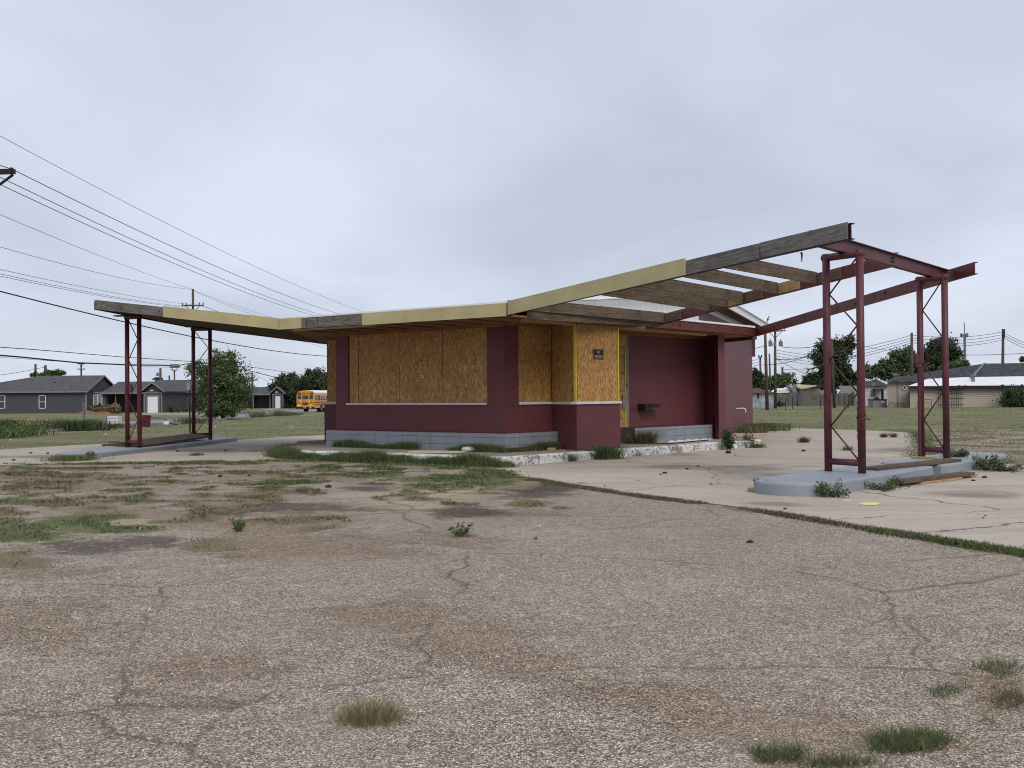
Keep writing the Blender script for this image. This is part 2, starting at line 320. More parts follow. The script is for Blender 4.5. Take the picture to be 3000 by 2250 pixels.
# ------------------------------------------------------------------ mesh helpers
def tag(o, label=None, cat=None, group=None, kind=None):
    if label: o['label'] = label
    if cat: o['category'] = cat
    if group: o['group'] = group
    if kind: o['kind'] = kind
    return o
class MB:
    def __init__(s): s.v = []; s.f = []
    def add(s, v, f):
        b = len(s.v); s.v += [tuple(p) for p in v]; s.f += [tuple(i+b for i in q) for q in f]; return s
    def box(s, x0, x1, y0, y1, z0, z1):
        return s.add([(x0, y0, z0), (x1, y0, z0), (x1, y1, z0), (x0, y1, z0), (x0, y0, z1), (x1, y0, z1), (x1, y1, z1), (x0, y1, z1)],
                     [(0, 3, 2, 1), (4, 5, 6, 7), (0, 1, 5, 4), (1, 2, 6, 5), (2, 3, 7, 6), (3, 0, 4, 7)])
    def beam(s, p, q, wd, ht, up=(0, 0, 1), off=0):
        """box from p to q; p,q on the bottom centre line"""
        p, q = Vector(p), Vector(q); d = (q-p).normalized(); u = Vector(up); r = d.cross(u).normalized()*wd/2; u = Vector((0, 0, 1))*ht
        v = [p-r, p+r, p+r+u, p-r+u, q-r, q+r, q+r+u, q-r+u]
        return s.add(v, [(0, 3, 2, 1), (4, 5, 6, 7), (0, 1, 5, 4), (1, 2, 6, 5), (2, 3, 7, 6), (3, 0, 4, 7)])
    def tube(s, pts, rad, n=8, cap=True):
        pts = [Vector(p) for p in pts]
        if not isinstance(rad, (list, tuple)): rad = [rad]*len(pts)
        b = len(s.v)
        for i, p in enumerate(pts):
            d = (pts[min(i+1, len(pts)-1)]-pts[max(i-1, 0)])
            d = d.normalized() if d.length > 1e-9 else Vector((0, 0, 1))
            a = Vector((0, 0, 1)) if abs(d.z) < .9 else Vector((1, 0, 0))
            x = d.cross(a).normalized(); y = d.cross(x).normalized()
            for k in range(n):
                t = 2*math.pi*k/n; s.v.append(tuple(p+(x*math.cos(t)+y*math.sin(t))*rad[i]))
        for i in range(len(pts)-1):
            for k in range(n):
                a, c = b+i*n+k, b+i*n+(k+1) % n
                s.f.append((a, c, c+n, a+n))
        if cap:
            s.f.append(tuple(b+k for k in range(n))[::-1]); s.f.append(tuple(b+(len(pts)-1)*n+k for k in range(n)))
        return s
    def prism(s, poly, z0, z1, bevel=0):
        n = len(poly); z0f = z0 if callable(z0) else (lambda x, y: z0); z1f = z1 if callable(z1) else (lambda x, y: z1)
        if not bevel:
            v = [(x, y, z0f(x, y)) for x, y in poly]+[(x, y, z1f(x, y)) for x, y in poly]
            return s.add(v, [tuple(range(n))[::-1], tuple(range(n, 2*n))]+[(i, (i+1) % n, n+(i+1) % n, n+i) for i in range(n)])
        cx = sum(p[0] for p in poly)/n; cy = sum(p[1] for p in poly)/n
        def ins(d):
            out = []
            for i in range(n):
                a, b_, c = Vector(poly[i-1]).to_2d(), Vector(poly[i]).to_2d(), Vector(poly[(i+1) % n]).to_2d()
                e1 = (b_-a).normalized(); e2 = (c-b_).normalized(); t = (e1+e2)
                t = t.normalized() if t.length > 1e-6 else e1
                nn = Vector((-t.y, t.x)); out.append((b_.x+nn.x*d, b_.y+nn.y*d))
            return out
        rings = [(poly, z0f, 0), (poly, z1f, -bevel), (ins(bevel*.35), z1f, -bevel*.3), (ins(bevel), z1f, 0)]
        b = len(s.v)
        for pl, zf, o in rings: s.v += [(x, y, zf(x, y)+o) for x, y in pl]
        for r in range(3):
            for i in range(n): s.f.append((b+r*n+i, b+r*n+(i+1) % n, b+(r+1)*n+(i+1) % n, b+(r+1)*n+i))
        s.f.append(tuple(b+3*n+i for i in range(n))); s.f.append(tuple(b+i for i in range(n))[::-1])
        return s
    def xf(s, m):
        s.v = [tuple(m @ Vector(p)) for p in s.v]; return s
    def build(s, name, mat, parent=None, mw=None, smooth=False, bev=0):
        me = bpy.data.meshes.new(name); me.from_pydata(s.v, [], s.f); me.update()
        o = bpy.data.objects.new(name, me); col.objects.link(o)
        me.materials.append(M[mat] if isinstance(mat, str) else mat)
        if smooth: me.polygons.foreach_set('use_smooth', [True]*len(me.polygons))
        if mw is not None: o.matrix_world = mw
        if bev:
            bm_ = o.modifiers.new('bevel', 'BEVEL'); bm_.width = bev; bm_.segments = 2; bm_.limit_method = 'ANGLE'
        if parent is not None: setp(o, parent)
        return o
ROOTS = {}
def setp(o, parent):
    o.parent = parent
    inv = Matrix.Identity(4); p = parent
    inv = ROOTS.get(parent.name_full, world_of(parent)).inverted()
    o.matrix_parent_inverse = inv
def world_of(o):
    m = o.matrix_basis.copy()
    if o.parent: m = world_of(o.parent) @ o.matrix_parent_inverse @ m
    return m
def root(name, loc, label, cat, group=None):
    o = bpy.data.objects.new(name, None); col.objects.link(o); o.location = loc; o.empty_display_size = .3
    return tag(o, label, cat, group)
def frame(p0, p1, z=0.):
    a = math.atan2(p1[1]-p0[1], p1[0]-p0[0])
    return Matrix.Translation((p0[0], p0[1], z)) @ Matrix.Rotation(a, 4, 'Z'), math.hypot(p1[0]-p0[0], p1[1]-p0[1])
def copy_tree(o, parent=None):
    c = o.copy(); col.objects.link(c)
    if parent is not None: c.parent = parent
    for ch in list(o.children): copy_tree(ch, c)
    return c
def text_part(txt, size, mw, mat, parent, name='lettering', ext=.002, sx=1.):
    cu = bpy.data.curves.new(name, 'FONT'); cu.body = txt; cu.size = size; cu.extrude = ext; cu.align_x = 'CENTER'; cu.align_y = 'CENTER'
    cu.offset = size*.012
    t = bpy.data.objects.new(name, cu); col.objects.link(t)
    dg = bpy.context.evaluated_depsgraph_get(); me = bpy.data.meshes.new_from_object(t.evaluated_get(dg))
    bpy.data.objects.remove(t)
    me.materials.clear(); me.materials.append(M[mat]); o = bpy.data.objects.new(name, me); col.objects.link(o)
    o.matrix_world = mw @ Matrix.Scale(sx, 4, (1, 0, 0))
    if parent is not None: setp(o, parent)
    return o
def npmesh(name, V, nper, mat, quad=True):
    """V: (n*nper,3) array, consecutive nper verts form one face"""
    V = np.asarray(V, np.float32); n = len(V)//nper
    me = bpy.data.meshes.new(name); me.vertices.add(len(V)); me.vertices.foreach_set('co', V.ravel())
    me.loops.add(len(V)); me.loops.foreach_set('vertex_index', np.arange(len(V), dtype=np.int32))
    me.polygons.add(n); me.polygons.foreach_set('loop_start', np.arange(0, len(V), nper, dtype=np.int32))
    me.polygons.foreach_set('loop_total', np.full(n, nper, np.int32)); me.update(calc_edges=True)
    me.materials.append(M[mat]); o = bpy.data.objects.new(name, me); col.objects.link(o); return o
def vn(X, Y, s, seed=0):
    r = np.random.RandomState(seed).rand(128, 128); x = np.asarray(X)/s+61.3; y = np.asarray(Y)/s+17.7
    xi = np.floor(x).astype(int); yi = np.floor(y).astype(int); fx = x-xi; fy = y-yi; fx = fx*fx*(3-2*fx); fy = fy*fy*(3-2*fy)
    g_ = lambda a, b: r[a % 128, b % 128]
    return (g_(xi, yi)*(1-fx)+g_(xi+1, yi)*fx)*(1-fy)+(g_(xi, yi+1)*(1-fx)+g_(xi+1, yi+1)*fx)*fy
def fbm(X, Y, s, seed=0, o=4):
    v = 0; a = .5; t = 0
    for k in range(o): v = v+a*vn(X, Y, s/2**k, seed+k); t += a; a *= .55
    return v/t-.5
def leaves(P, size, rs, flat=.0):
    n = len(P); a = rs.normal(size=(n, 3)); a /= np.linalg.norm(a, axis=1)[:, None]
    b = rs.normal(size=(n, 3)); b -= a*(a*b).sum(1)[:, None]; b /= np.linalg.norm(b, axis=1)[:, None]
    s = size*(.6+.8*rs.random((n, 1)))
    return np.stack([P-a*s, P-b*s*.45+a*s*.1, P+a*s, P+b*s*.45+a*s*.1], 1).reshape(-1, 3)
def blades(P, h, wd, rs, lean=.45, up=1.):
    n = len(P); th = rs.random(n)*2*np.pi; d = np.stack([np.cos(th), np.sin(th), np.zeros(n)], 1)
    ph = rs.random(n)*2*np.pi; l = np.stack([np.cos(ph), np.sin(ph), np.zeros(n)], 1)
    hh = (h*(.45+.75*rs.random(n)))[:, None] if np.ndim(h) == 0 else (h*(.45+.75*rs.random(n)))[:, None]
    tip = P+l*hh*lean*rs.random((n, 1))*1.6+np.array([0, 0, 1.])*hh*up
    mid = P+l*hh*lean*.2+np.array([0, 0, 1.])*hh*up*.55
    ww = wd if np.ndim(wd) == 0 else wd[:, None]
    mid = P+(tip-P)*.55
    return np.stack([P-d*ww, P+d*ww, mid+d*ww*.75, tip, mid-d*ww*.75], 1).reshape(-1, 3)
def bolts(parent, mw, boxes, name='bolt', mat='bolt'):
    for b in boxes: MB().box(*b).build(name, mat, parent, mw)
# ------------------------------------------------------------------ the ground sheet
def projv(X, Y, Z):
    z = Z-CH; c, s = math.cos(PITCH), math.sin(PITCH)
    d1 = Y*c+z*s; d2 = -Y*s+z*c; d1 = np.where(d1 < .3, .3, d1)
    a = X/d1*F; b = -d2/d1*F; c, s = math.cos(ROLL), math.sin(ROLL)
    return 1500+a*c+b*s, 1125-a*s+b*c
FRONT = [(-3000, 1362), (0, 1362), (400, 1357), (800, 1350), (1100, 1357), (1350, 1367), (1480, 1385), (1560, 1403), (1690, 1424), (1900, 1455), (2230, 1496), (2450, 1532), (2700, 1572), (3000, 1620), (3400, 1700)]
E_ = {'green': [(60, 1565, 175, 30), (230, 1530, 160, 22), (370, 1552, 110, 14), (30, 1468, 120, 9), (790, 1418, 60, 10), (1370, 1405, 190, 17), (1270, 1424, 110, 12), (1470, 1390, 140, 11),
        (1115, 1371, 60, 10), (1080, 1391, 70, 8), (950, 1372, 60, 7), (870, 1415, 60, 6), (40, 1358, 60, 6),
        (640, 1356, 120, 5), (800, 1385, 40, 5), (2900, 1600, 160, 12), (980, 1392, 60, 5), (1350, 1366, 60, 4)],
 'brown': [(170, 1472, 95, 14), (0, 1500, 75, 14), (380, 1463, 75, 15), (240, 1397, 190, 12), (110, 1420, 110, 11), (240, 1373, 70, 6), (540, 1411, 55, 6), (340, 1437, 38, 7), (590, 1437, 40, 6),
        (595, 1453, 35, 7), (590, 1490, 60, 14), (760, 1455, 65, 18), (700, 1385, 60, 6), (900, 1400, 60, 7), (620, 1595, 80, 22), (665, 1633, 38, 9), (860, 1525, 115, 12), (940, 1551, 50, 10),
        (1110, 1463, 24, 6), (1555, 1476, 60, 9), (1640, 1488, 30, 5), (1350, 1566, 48, 9), (50, 1640, 85, 26), (400, 1420, 40, 5), (500, 1383, 30, 5), (450, 1357, 200, 5),
        (180, 1355, 90, 5), (30, 1430, 50, 7), (690, 1420, 45, 6), (1360, 1480, 60, 6), (970, 1520, 40, 6), (60, 1385, 60, 5)],
 'dirt': [(800, 1560, 190, 48), (1500, 1428, 130, 22), (100, 1835, 210, 60), (1150, 1790, 170, 40), (1350, 1865, 190, 45), (1600, 1945, 210, 50), (1900, 2035, 230, 45), (2150, 2110, 210, 40), (2500, 2190, 330, 50), (2950, 2020, 110, 80), (760, 1620, 160, 30), (500, 1515, 110, 22), (300, 1500, 120, 18), (180, 1410, 250, 24), (650, 1480, 160, 25),
        (1000, 1600, 220, 30), (560, 1950, 260, 40), (1250, 1580, 160, 22), (150, 1680, 200, 24), (1450, 1505, 180, 14), (850, 1400, 250, 12)],
 'dark': [(900, 1486, 210, 12), (1520, 1450, 120, 13), (1060, 1432, 65, 8), (1350, 1500, 110, 14), (240, 1605, 110, 16), (420, 1590, 80, 12), (800, 1440, 60, 6), (650, 1500, 90, 9), (1620, 1430, 60, 10)],
 'pale': [(1270, 1436, 100, 16), (1400, 1449, 80, 10), (1150, 1480, 130, 10), (380, 1530, 80, 9), (1060, 1450, 100, 8)]}
_q = random.Random(21)
for k in range(70):
    y_ = 1368+(_q.random()**1.3)*170; x_ = _q.uniform(-20, 1620)
    if y_ > 1480 and x_ > 1000: continue
    E_['brown' if _q.random() < .7 else 'green'].append((x_, y_, _q.uniform(12, 55)*(.6+(y_-1368)/170), _q.uniform(1.8, 5)*(.7+(y_-1368)/90)))
def emask(px, py, lst, soft=.8, W=None):
    m = np.zeros_like(px); wx = wy = 0
    if W is not None: wx = fbm(W[0], W[1], .9, 3)*1.7+fbm(W[0], W[1], .25, 8)*.5; wy = fbm(W[0], W[1], .9, 31)*1.9+fbm(W[0], W[1], .25, 38)*.5
    for cx, cy, rx, ry in lst:
        d = ((px-cx)/rx+wx)**2+((py-cy)/ry+wy)**2
        m = np.maximum(m, np.exp(-d*.85))
    return m*soft
def spaced(lo, hi, st, out, n):
    a = list(np.arange(lo, hi, st)); g = st
    up = []; v = hi
    while v < out: up.append(v); g *= 1.25; v += g
    dn = []; g = st; v = lo-st
    while v > -n: dn.append(v); g *= 1.25; v -= g
    return np.array(dn[::-1]+a+up+[out])
xs = spaced(-21, 22, .14, 2600, 2600); ys = spaced(3.4, 47, .14, 3200, 60)
GX, GY = np.meshgrid(xs, ys); GZ = gz(GX, GY)
px, py = projv(GX, GY, GZ)
front = np.interp(px, [p[0] for p in FRONT], [p[1] for p in FRONT])
below = py > front
below |= GY < 3
att = {k: emask(px, py, v, .85, (GX, GY)) for k, v in E_.items()}
for k in att: att[k] = np.where(below, att[k], 0)
right = (~below) & (px > 2600) & (py > 1258)
att['lawn'] = np.where(below | right, 0., 1.)
# mottled mix of gravel and grass behind the right islands
rr = .42*np.sin(GX*1.3+np.sin(GY*.7)*2)*np.cos(GY*.9)
att['brown'] = np.where(right, np.clip(.22+rr, 0, .6), att['brown']); att['green'] = np.where(right, np.clip(.12-rr, 0, .5), att['green'])
att['green'] = np.where(right & (px < 2730), .75, att['green'])
bare = emask(px, py, [(880, 1258, 110, 5), (760, 1247, 120, 4), (620, 1262, 90, 4), (860, 1240, 80, 3), (420, 1290, 120, 5), (120, 1300, 90, 4), (700, 1272, 160, 5), (2400, 1192, 130, 3), (2900, 1198, 160, 2), (2350, 1222, 90, 2), (2560, 1240, 90, 3), (2480, 1190, 60, 3)], 1.)
att['lawn'] = att['lawn']*(1-.55*np.where(below, 0, bare))
# dry fringe along the edge between gravel and concrete
# plants following the old joints and cracks of the lot on the left
_r = np.random.RandomState(12); SEED = np.stack([_r.uniform(-16, 8, 150), _r.uniform(8.5, 25, 150)], 1)
def crackveg(X, Y):
    X = np.asarray(X, float); Y = np.asarray(Y, float); x = X+fbm(X, Y, 1.2, 5)*1.3; y = Y+fbm(X, Y, 1.2, 15)*1.3
    out = np.zeros(X.shape); xf, yf = x.ravel(), y.ravel(); f = np.zeros(len(xf))
    for a in range(0, len(xf), 20000):
        d = np.sqrt((xf[a:a+20000, None]-SEED[None, :, 0])**2*.55+(yf[a:a+20000, None]-SEED[None, :, 1])**2); d.partition(1, axis=1); f[a:a+20000] = d[:, 1]-d[:, 0]
    out = f.reshape(X.shape); px, py = projv(X, Y, X*0)
    zone = np.clip((1530-py)/60, 0, 1)*np.clip((1750-px)/200, 0, 1)*np.clip((Y-8)/2, 0, 1)
    gate = np.clip(fbm(X, Y, 2.2, 41)*4+.75, 0, 1)
    return np.exp(-(out/.11)**2)*zone*gate
cvv = np.zeros(GX.shape); ii = np.where(below & (GX > -16) & (GX < 8) & (GY > 8) & (GY < 25)); cvv[ii] = crackveg(GX[ii], GY[ii])
far_ = np.clip((py-1350)/200, 0, 1)
att['brown'] = np.maximum(att['brown'], cvv*.8); att['green'] = np.maximum(att['green'], cvv*np.clip((1420-py)/60, 0, 1)*.7)
edge = np.exp(-((py-front-2)/(4+np.clip(px-1500, 0, 1500)/1500*7))**2)*np.clip(fbm(GX, GY, .9, 90)*5+.9, .15, 1.15)
att['brown'] = np.maximum(att['brown'], np.where((px > 1500) & (px < 2750), edge*.75, edge*.3))
att['green'] = np.maximum(att['green'], np.where((px > 2680) | ((px > 1300) & (px < 1560)), edge*.75, 0))
me = bpy.data.meshes.new('ground'); ny, nx = GX.shape
me.vertices.add(nx*ny); me.vertices.foreach_set('co', np.stack([GX, GY, GZ], -1).astype(np.float32).ravel())
i = np.arange(nx*ny).reshape(ny, nx); q = np.stack([i[:-1, :-1], i[:-1, 1:], i[1:, 1:], i[1:, :-1]], -1).reshape(-1, 4)
me.loops.add(q.size); me.loops.foreach_set('vertex_index', q.ravel().astype(np.int32)); me.polygons.add(len(q))
me.polygons.foreach_set('loop_start', np.arange(0, q.size, 4, dtype=np.int32)); me.polygons.foreach_set('loop_total', np.full(len(q), 4, np.int32)); me.update(calc_edges=True)
for k, v in att.items():
    a = me.attributes.new(k, 'FLOAT', 'POINT'); a.data.foreach_set('value', v.astype(np.float32).ravel())
me.materials.append(M['ground']); go = bpy.data.objects.new('ground', me); col.objects.link(go); go['kind'] = 'structure'

# ------------------------------------------------------------------ concrete apron, road, paths
import bmesh
def sheet(name, pts, mat, z, cut=0, follow=False):
    bm = bmesh.new(); vs = [bm.verts.new((p[0], p[1], 0)) for p in pts]; bm.faces.new(vs)
    if cut:
        x0, x1 = min(p[0] for p in pts), max(p[0] for p in pts); y0, y1 = min(p[1] for p in pts), max(p[1] for p in pts)
        for a, b, k in ((x0, x1, 0), (y0, y1, 1)):
            c = a+cut
            while c < b:
                bmesh.ops.bisect_plane(bm, geom=bm.verts[:]+bm.edges[:]+bm.faces[:], plane_co=(c, c, 0), plane_no=(1-k, k, 0)); c += cut
    for v in bm.verts: v.co.z = z+(gzf(v.co.x, v.co.y) if follow else 0)
    bm.normal_update()
    if bm.faces[:] and sum(f.normal.z for f in bm.faces) < 0: bmesh.ops.reverse_faces(bm, faces=bm.faces[:])
    me = bpy.data.meshes.new(name); bm.to_mesh(me); bm.free(); me.materials.append(M[mat])
    if cut and mat == 'apron':
        co = np.array([v.co for v in me.vertices]); px, py = projv(co[:, 0], co[:, 1], co[:, 2])
        D = {'dark': [(1260, 1363, 150, 7), (2240, 1392, 110, 9), (2160, 1383, 60, 6), (2620, 1318, 60, 6), (1950, 1367, 120, 3), (2330, 1400, 60, 5), (560, 1322, 60, 3), (900, 1300, 50, 3)],
             'dirt': [(1300, 1362, 260, 8), (2100, 1370, 300, 14), (1800, 1330, 250, 8), (600, 1320, 300, 8), (1620, 1345, 80, 10), (2850, 1450, 150, 18), (2300, 1480, 150, 12), (150, 1340, 200, 8)]}
        for k, l in D.items():
            a = me.attributes.new(k, 'FLOAT', 'POINT'); a.data.foreach_set('value', emask(px, py, l, .8, (co[:, 0], co[:, 1])).astype(np.float32))
    o = bpy.data.objects.new(name, me); col.objects.link(o); o['kind'] = 'structure'; return o
fr = [gp(*p) for p in [(-700, 1366), (0, 1362), (400, 1357), (800, 1350), (1100, 1357), (1350, 1367), (1480, 1385), (1560, 1403), (1690, 1424), (1900, 1455), (2230, 1496), (2450, 1532), (2700, 1572), (3000, 1620), (3300, 1680)]]
fr2 = []
for a, b in zip(fr, fr[1:]):
    n = max(1, int((b-a).length/.5))
    for k in range(n):
        p = a.lerp(b, k/n); fr2.append(p+Vector((rnd.uniform(-.05, .05), rnd.uniform(-.07, .07), 0)))
bk = [gp(*p) for p in [(3600, 1372), (3000, 1364), (2915, 1357), (2800, 1345), (2712, 1331), (2697, 1315), (2685, 1290), (2672, 1268), (2560, 1262), (2420, 1258), (2234, 1252), (2180, 1251)]]
bk += [Vector((1.5, 36, 0)), Vector((-6.5, 38, 0))]+[gp(*p) for p in [(949, 1275), (860, 1279), (703, 1289), (560, 1294), (316, 1300), (160, 1308), (0, 1318), (-500, 1335)]]
sheet('concrete_apron', fr2+bk, 'apron', .006, .35)
near = [(-20.6, 30), (-20.6, 41.8), (-20.4, 50.6), (-19.8, 61.6), (-21.5, 80), (-23.0, 100), (-24.0, 160), (-30, 400)]
far = [(-38, 400), (-31.8, 160), (-31., 129), (-28, 90), (-27.6, 64), (-27.6, 30)]
sheet('road', near+far, 'asphalt', .008, 8, True)
def strip(name, line, wd, z0, z1, mat):
    mb = MB()
    for a, b in zip(line, line[1:]):
        za, zb = gzf(*a), gzf(*b); d = Vector((b[0]-a[0], b[1]-a[1])).normalized(); r = Vector((-d.y, d.x))*wd
        v = [(a[0], a[1]), (b[0], b[1]), (b[0]+r.x, b[1]+r.y), (a[0]+r.x, a[1]+r.y)]; zz = [za, zb, zb, za]
        mb.add([(x, y, h+z0) for (x, y), h in zip(v, zz)]+[(x, y, h+z1) for (x, y), h in zip(v, zz)], [(0, 3, 2, 1), (4, 5, 6, 7), (0, 1, 5, 4), (1, 2, 6, 5), (2, 3, 7, 6), (3, 0, 4, 7)])
    o = mb.build(name, mat); o['kind'] = 'structure'; return o
strip('road_kerb', near, -.16, -.05, .13, 'walk')
strip('road_kerb', far[::-1], .16, -.05, .13, 'walk')
sheet('path', [(-29.5, 52), (-28.6, 52), (-28.8, 88), (-32.2, 129), (-33.6, 129), (-30, 88)], 'walk', .02, 8, True)
# driveways
for q in ([(-31.6, 118), (-29.9, 107), (-41, 113), (-45.8, 128.6), (-43.4, 128.6)], [(-34.5, 150), (-32.5, 140), (-36, 150), (-39.5, 169.5), (-38.2, 169.5)]):
    sheet('driveway', q, 'walk', .014, 0, True)
sheet('footway', [tuple(gp(2560, 1186)[:2]), tuple(gp(2668, 1186)[:2]), tuple(gp(2668, 1189)[:2]), tuple(gp(2560, 1189)[:2])], 'walk', .03)

# ------------------------------------------------------------------ the boarded-up building
HS, HW = .2, .19                       # walkway height by the walls / at the kerb
C0 = (-4.62, 27.2); C1 = (-.18, 23.6); C2 = (.95, 24.6); C3 = (1.46, 23.5); C4 = (2.56, 24.55); C4b = (1.5, 25.6)
E0 = (2.2, 26.37); E1 = (5.62, 30.03); P0 = (5.74, 28.8); P1 = (5.97, 29.04)
S0 = (5.55, 30.7); S1 = (10.05, 43.3)
K = (-5.42, 29.9)
B = root('boarded_building', (0, 26, 0), 'boarded-up maroon block building with plywood over its windows and a flat roof', 'building')
def wallpart(name, p0, p1, rects, t, mat, parent=B, out=0., z=0.):
    """rects in the wall's own frame (x along, z up)"""
    mw, L = frame(p0, p1, z); mb = MB()
    for (x0, x1, z0, z1) in rects: mb.box(L+x0 if x0 < 0 else x0, L if x1 is None else x1, -out, t-out, z0, z1)
    if mat.startswith('cmu'):
        r = min(t, L*.4); mb.v = [(x+(r if abs(x) < 1e-6 and y > 0 else (-r if abs(x-L) < 1e-6 and y > 0 else 0)), y, z_) for x, y, z_ in mb.v]
    return mb.build(name, mat, parent, mw), mw, L
TOP = 3.16; SILL = 1.262
LA = math.hypot(C1[0]-C0[0], C1[1]-C0[1])
def tA(px_, p0, p1):          # distance along p0-p1 where pixel column px_ meets it
    r = ray(px_, 1160); k = r[0]/r[1]; dxx, dyy = p1[0]-p0[0], p1[1]-p0[1]
    t = (k*p0[1]-p0[0])/(dxx-k*dyy); return t*math.hypot(dxx, dyy)
a1, a2, a3, a4 = [tA(v, C0, C1) for v in (1020.5, 1427.5, 1145, 1291)]
wallpart('wall', C0, C1, [(0, None, .05, SILL), (0, a1, SILL+.001, TOP), (a2, None, SILL+.001, TOP)], .2, 'cmu')
# boards over the front window: narrow strip plus three sheets
o, mwA, _ = wallpart('boarded_window', C0, C1, [(a1-.01, a2+.01, SILL, TOP-.04)], .02, 'black', out=-.07)
wA = o; b0 = tA(1047.5, C0, C1); b1_ = tA(1167, C0, C1); b2_ = tA(1294.5, C0, C1)
for k, (x0, x1) in enumerate(((a1, b0), (b0, b1_), (b1_, b2_), (b2_, a2))):
    MB().box(x0+.009, x1-.009, .035+.004*(k % 2), .055, SILL+.03, TOP-.07-.02*(k == 0)).build('plywood_sheet', 'osb', wA, mwA)
def sticker(x, z, s=.075, mw=mwA, par=wA, y=.032):
    q = mw @ Matrix.Translation((x, y, z)) @ Matrix.Rotation(R_(8), 4, 'Y')
    MB().box(-s/2, s/2, 0, .003, -s*.42, s*.42).build('white_sticker', 'white', par, q)
    MB().box(-s*.28, s*.25, -.003, .0, -s*.18, s*.2).build('sticker_mark', 'sign_black', par, q)
sticker(tA(1113, C0, C1), 1.48, .07); sticker(tA(1233.5, C0, C1), 1.93); sticker(tA(1360, C0, C1), 2.13)
wallpart('window_sill', C0, C1, [(a1-.06, a2-.01, SILL-.02, SILL+.028)], .12, 'white_trim', out=.03)
# return wall B, bay walls C and D
LB = math.hypot(C2[0]-C1[0], C2[1]-C1[1]); xB = tA(1519.5, C1, C2)
wallpart('wall', C1, C2, [(0, None, .05, SILL), (0, xB, SILL+.001, TOP)], .2, 'cmu')
wallpart('wall', C2, C3, [(0, None, .05, SILL)], .2, 'cmu')
wallpart('wall', C3, C4, [(0, None, .05, SILL)], .2, 'cmu')
wallpart('wall', C4, C4b, [(0, None, .05, SILL)], .2, 'cmu')
mw, L = frame(C1, C2); MB().box(xB, L-.001, .03, .06, SILL+.02, TOP-.02).build('boarded_window', 'osb', B, mw)
mw, L = frame(C2, C3); MB().box(-.09, L, .03, .06, SILL+.02, TOP-.02).build('boarded_window', 'osb', B, mw)
LD = math.hypot(C4[0]-C3[0], C4[1]-C3[1]); o, mwD, _ = wallpart('boarded_window', C3, C4, [(.09, LD-.06, SILL+.03, TOP-.02)], .03, 'osb', out=-.03)
wallpart('corner_trim', C3, C4, [(0, .075, SILL+.03, TOP-.02)], .07, 'yellow_b', out=-.012)
wallpart('corner_trim', C3, C4, [(LD-.055, LD-.012, SILL+.03, TOP-.02)], .07, 'yellow_b', out=-.012)
wallpart('window_sill', C1, C2, [(xB-.0, LB-.05, SILL-.02, SILL+.035)], .16, 'white_trim', out=.035)
wallpart('window_sill', C2, C3, [(.03, None, SILL-.024, SILL+.032)], .16, 'white_trim', out=.035)
wallpart('window_sill', C3, C4, [(-.03+0, LD+.03, SILL-.018, SILL+.038)], .16, 'white_trim', out=.035) if False else None
mw, L = frame(C3, C4); MB().box(-.03, L+.03, -.035, .15, SILL-.018, SILL+.038).build('window_sill', 'white_trim', B, mw)
# door beside the bay, recessed wall E, pillar
mwE, LE = frame(E0, E1); dl = tA(1815, E0, E1); dr = tA(1832, E0, E1); er = tA(1841.5, E0, E1)
d = MB().box(dl-.72, dr, .03, .07, HS+.02, TOP-.45).build('door', 'osb', B, mwE)
for zz in (.62+.6, 1.55, 2.0, 2.44): MB().box(dl-.6, dr-.02, .02, .03, zz, zz+.012).build('door_seam', 'sign_black', d, mwE)
MB().box(dl-.3, dr-.01, .0, .03, 1.12, 1.50).build('door_plate', 'grey_paint', d, mwE) if False else MB().box(dr-.12, dr+.01, -.01, .03, 1.08, 1.44).build('door_plate', 'trim_grey', d, mwE)
MB().tube([mwE @ Vector((dr+.0, -.06, 1.72)), mwE @ Vector((dr+.08, -.06, 1.72))], .022, 8).build('door_latch', 'dark_metal', d)
f = MB(); f.box(dr, dr+.05, .0, .07, HS, TOP-.45); f.box(dl-.75, dr, .0, .07, HS, HS+.05); f.box(dl-.72, dr+.05, .0, .07, TOP-.44, TOP-.06)
f.build('door_frame', 'yellow_b', B, mwE)
MB().box(dr+.05, er, -.01, .1, HS-.1, TOP-.02).build('door_post', 'trim_grey', B, mwE)
MB().box(dl-.7, dr+.04, -.004, .0, TOP-.43, TOP-.03).build('transom_board', 'osb', B, mwE)
MB().box(er, LE+.1, 0, .2, .05, TOP+.1).build('wall', 'cmu', B, mwE)
s = MB(); s.box(tA(1886, E0, E1), tA(1912, E0, E1), -.22, 0, 1.05, 1.17); s.build('wall_shelf', 'steel', B, mwE)
s = MB(); s.box(tA(1868, E0, E1), tA(1884, E0, E1), -.24, 0, 1.02, 1.2); s.box(tA(1884, E0, E1), tA(1910, E0, E1), -.26, -.2, 1.13, 1.2); s.build('letter_tray', 'bolt', B, mwE)
wallpart('wall', E1, P0, [(0, None, .05, TOP+.1)], .2, 'cmu')
wallpart('wall', P0, P1, [(0, None, .05, TOP+.1)], .2, 'cmu')
wallpart('wall', P1, S0, [(0, None, .05, TOP+.1)], .2, 'cmu')
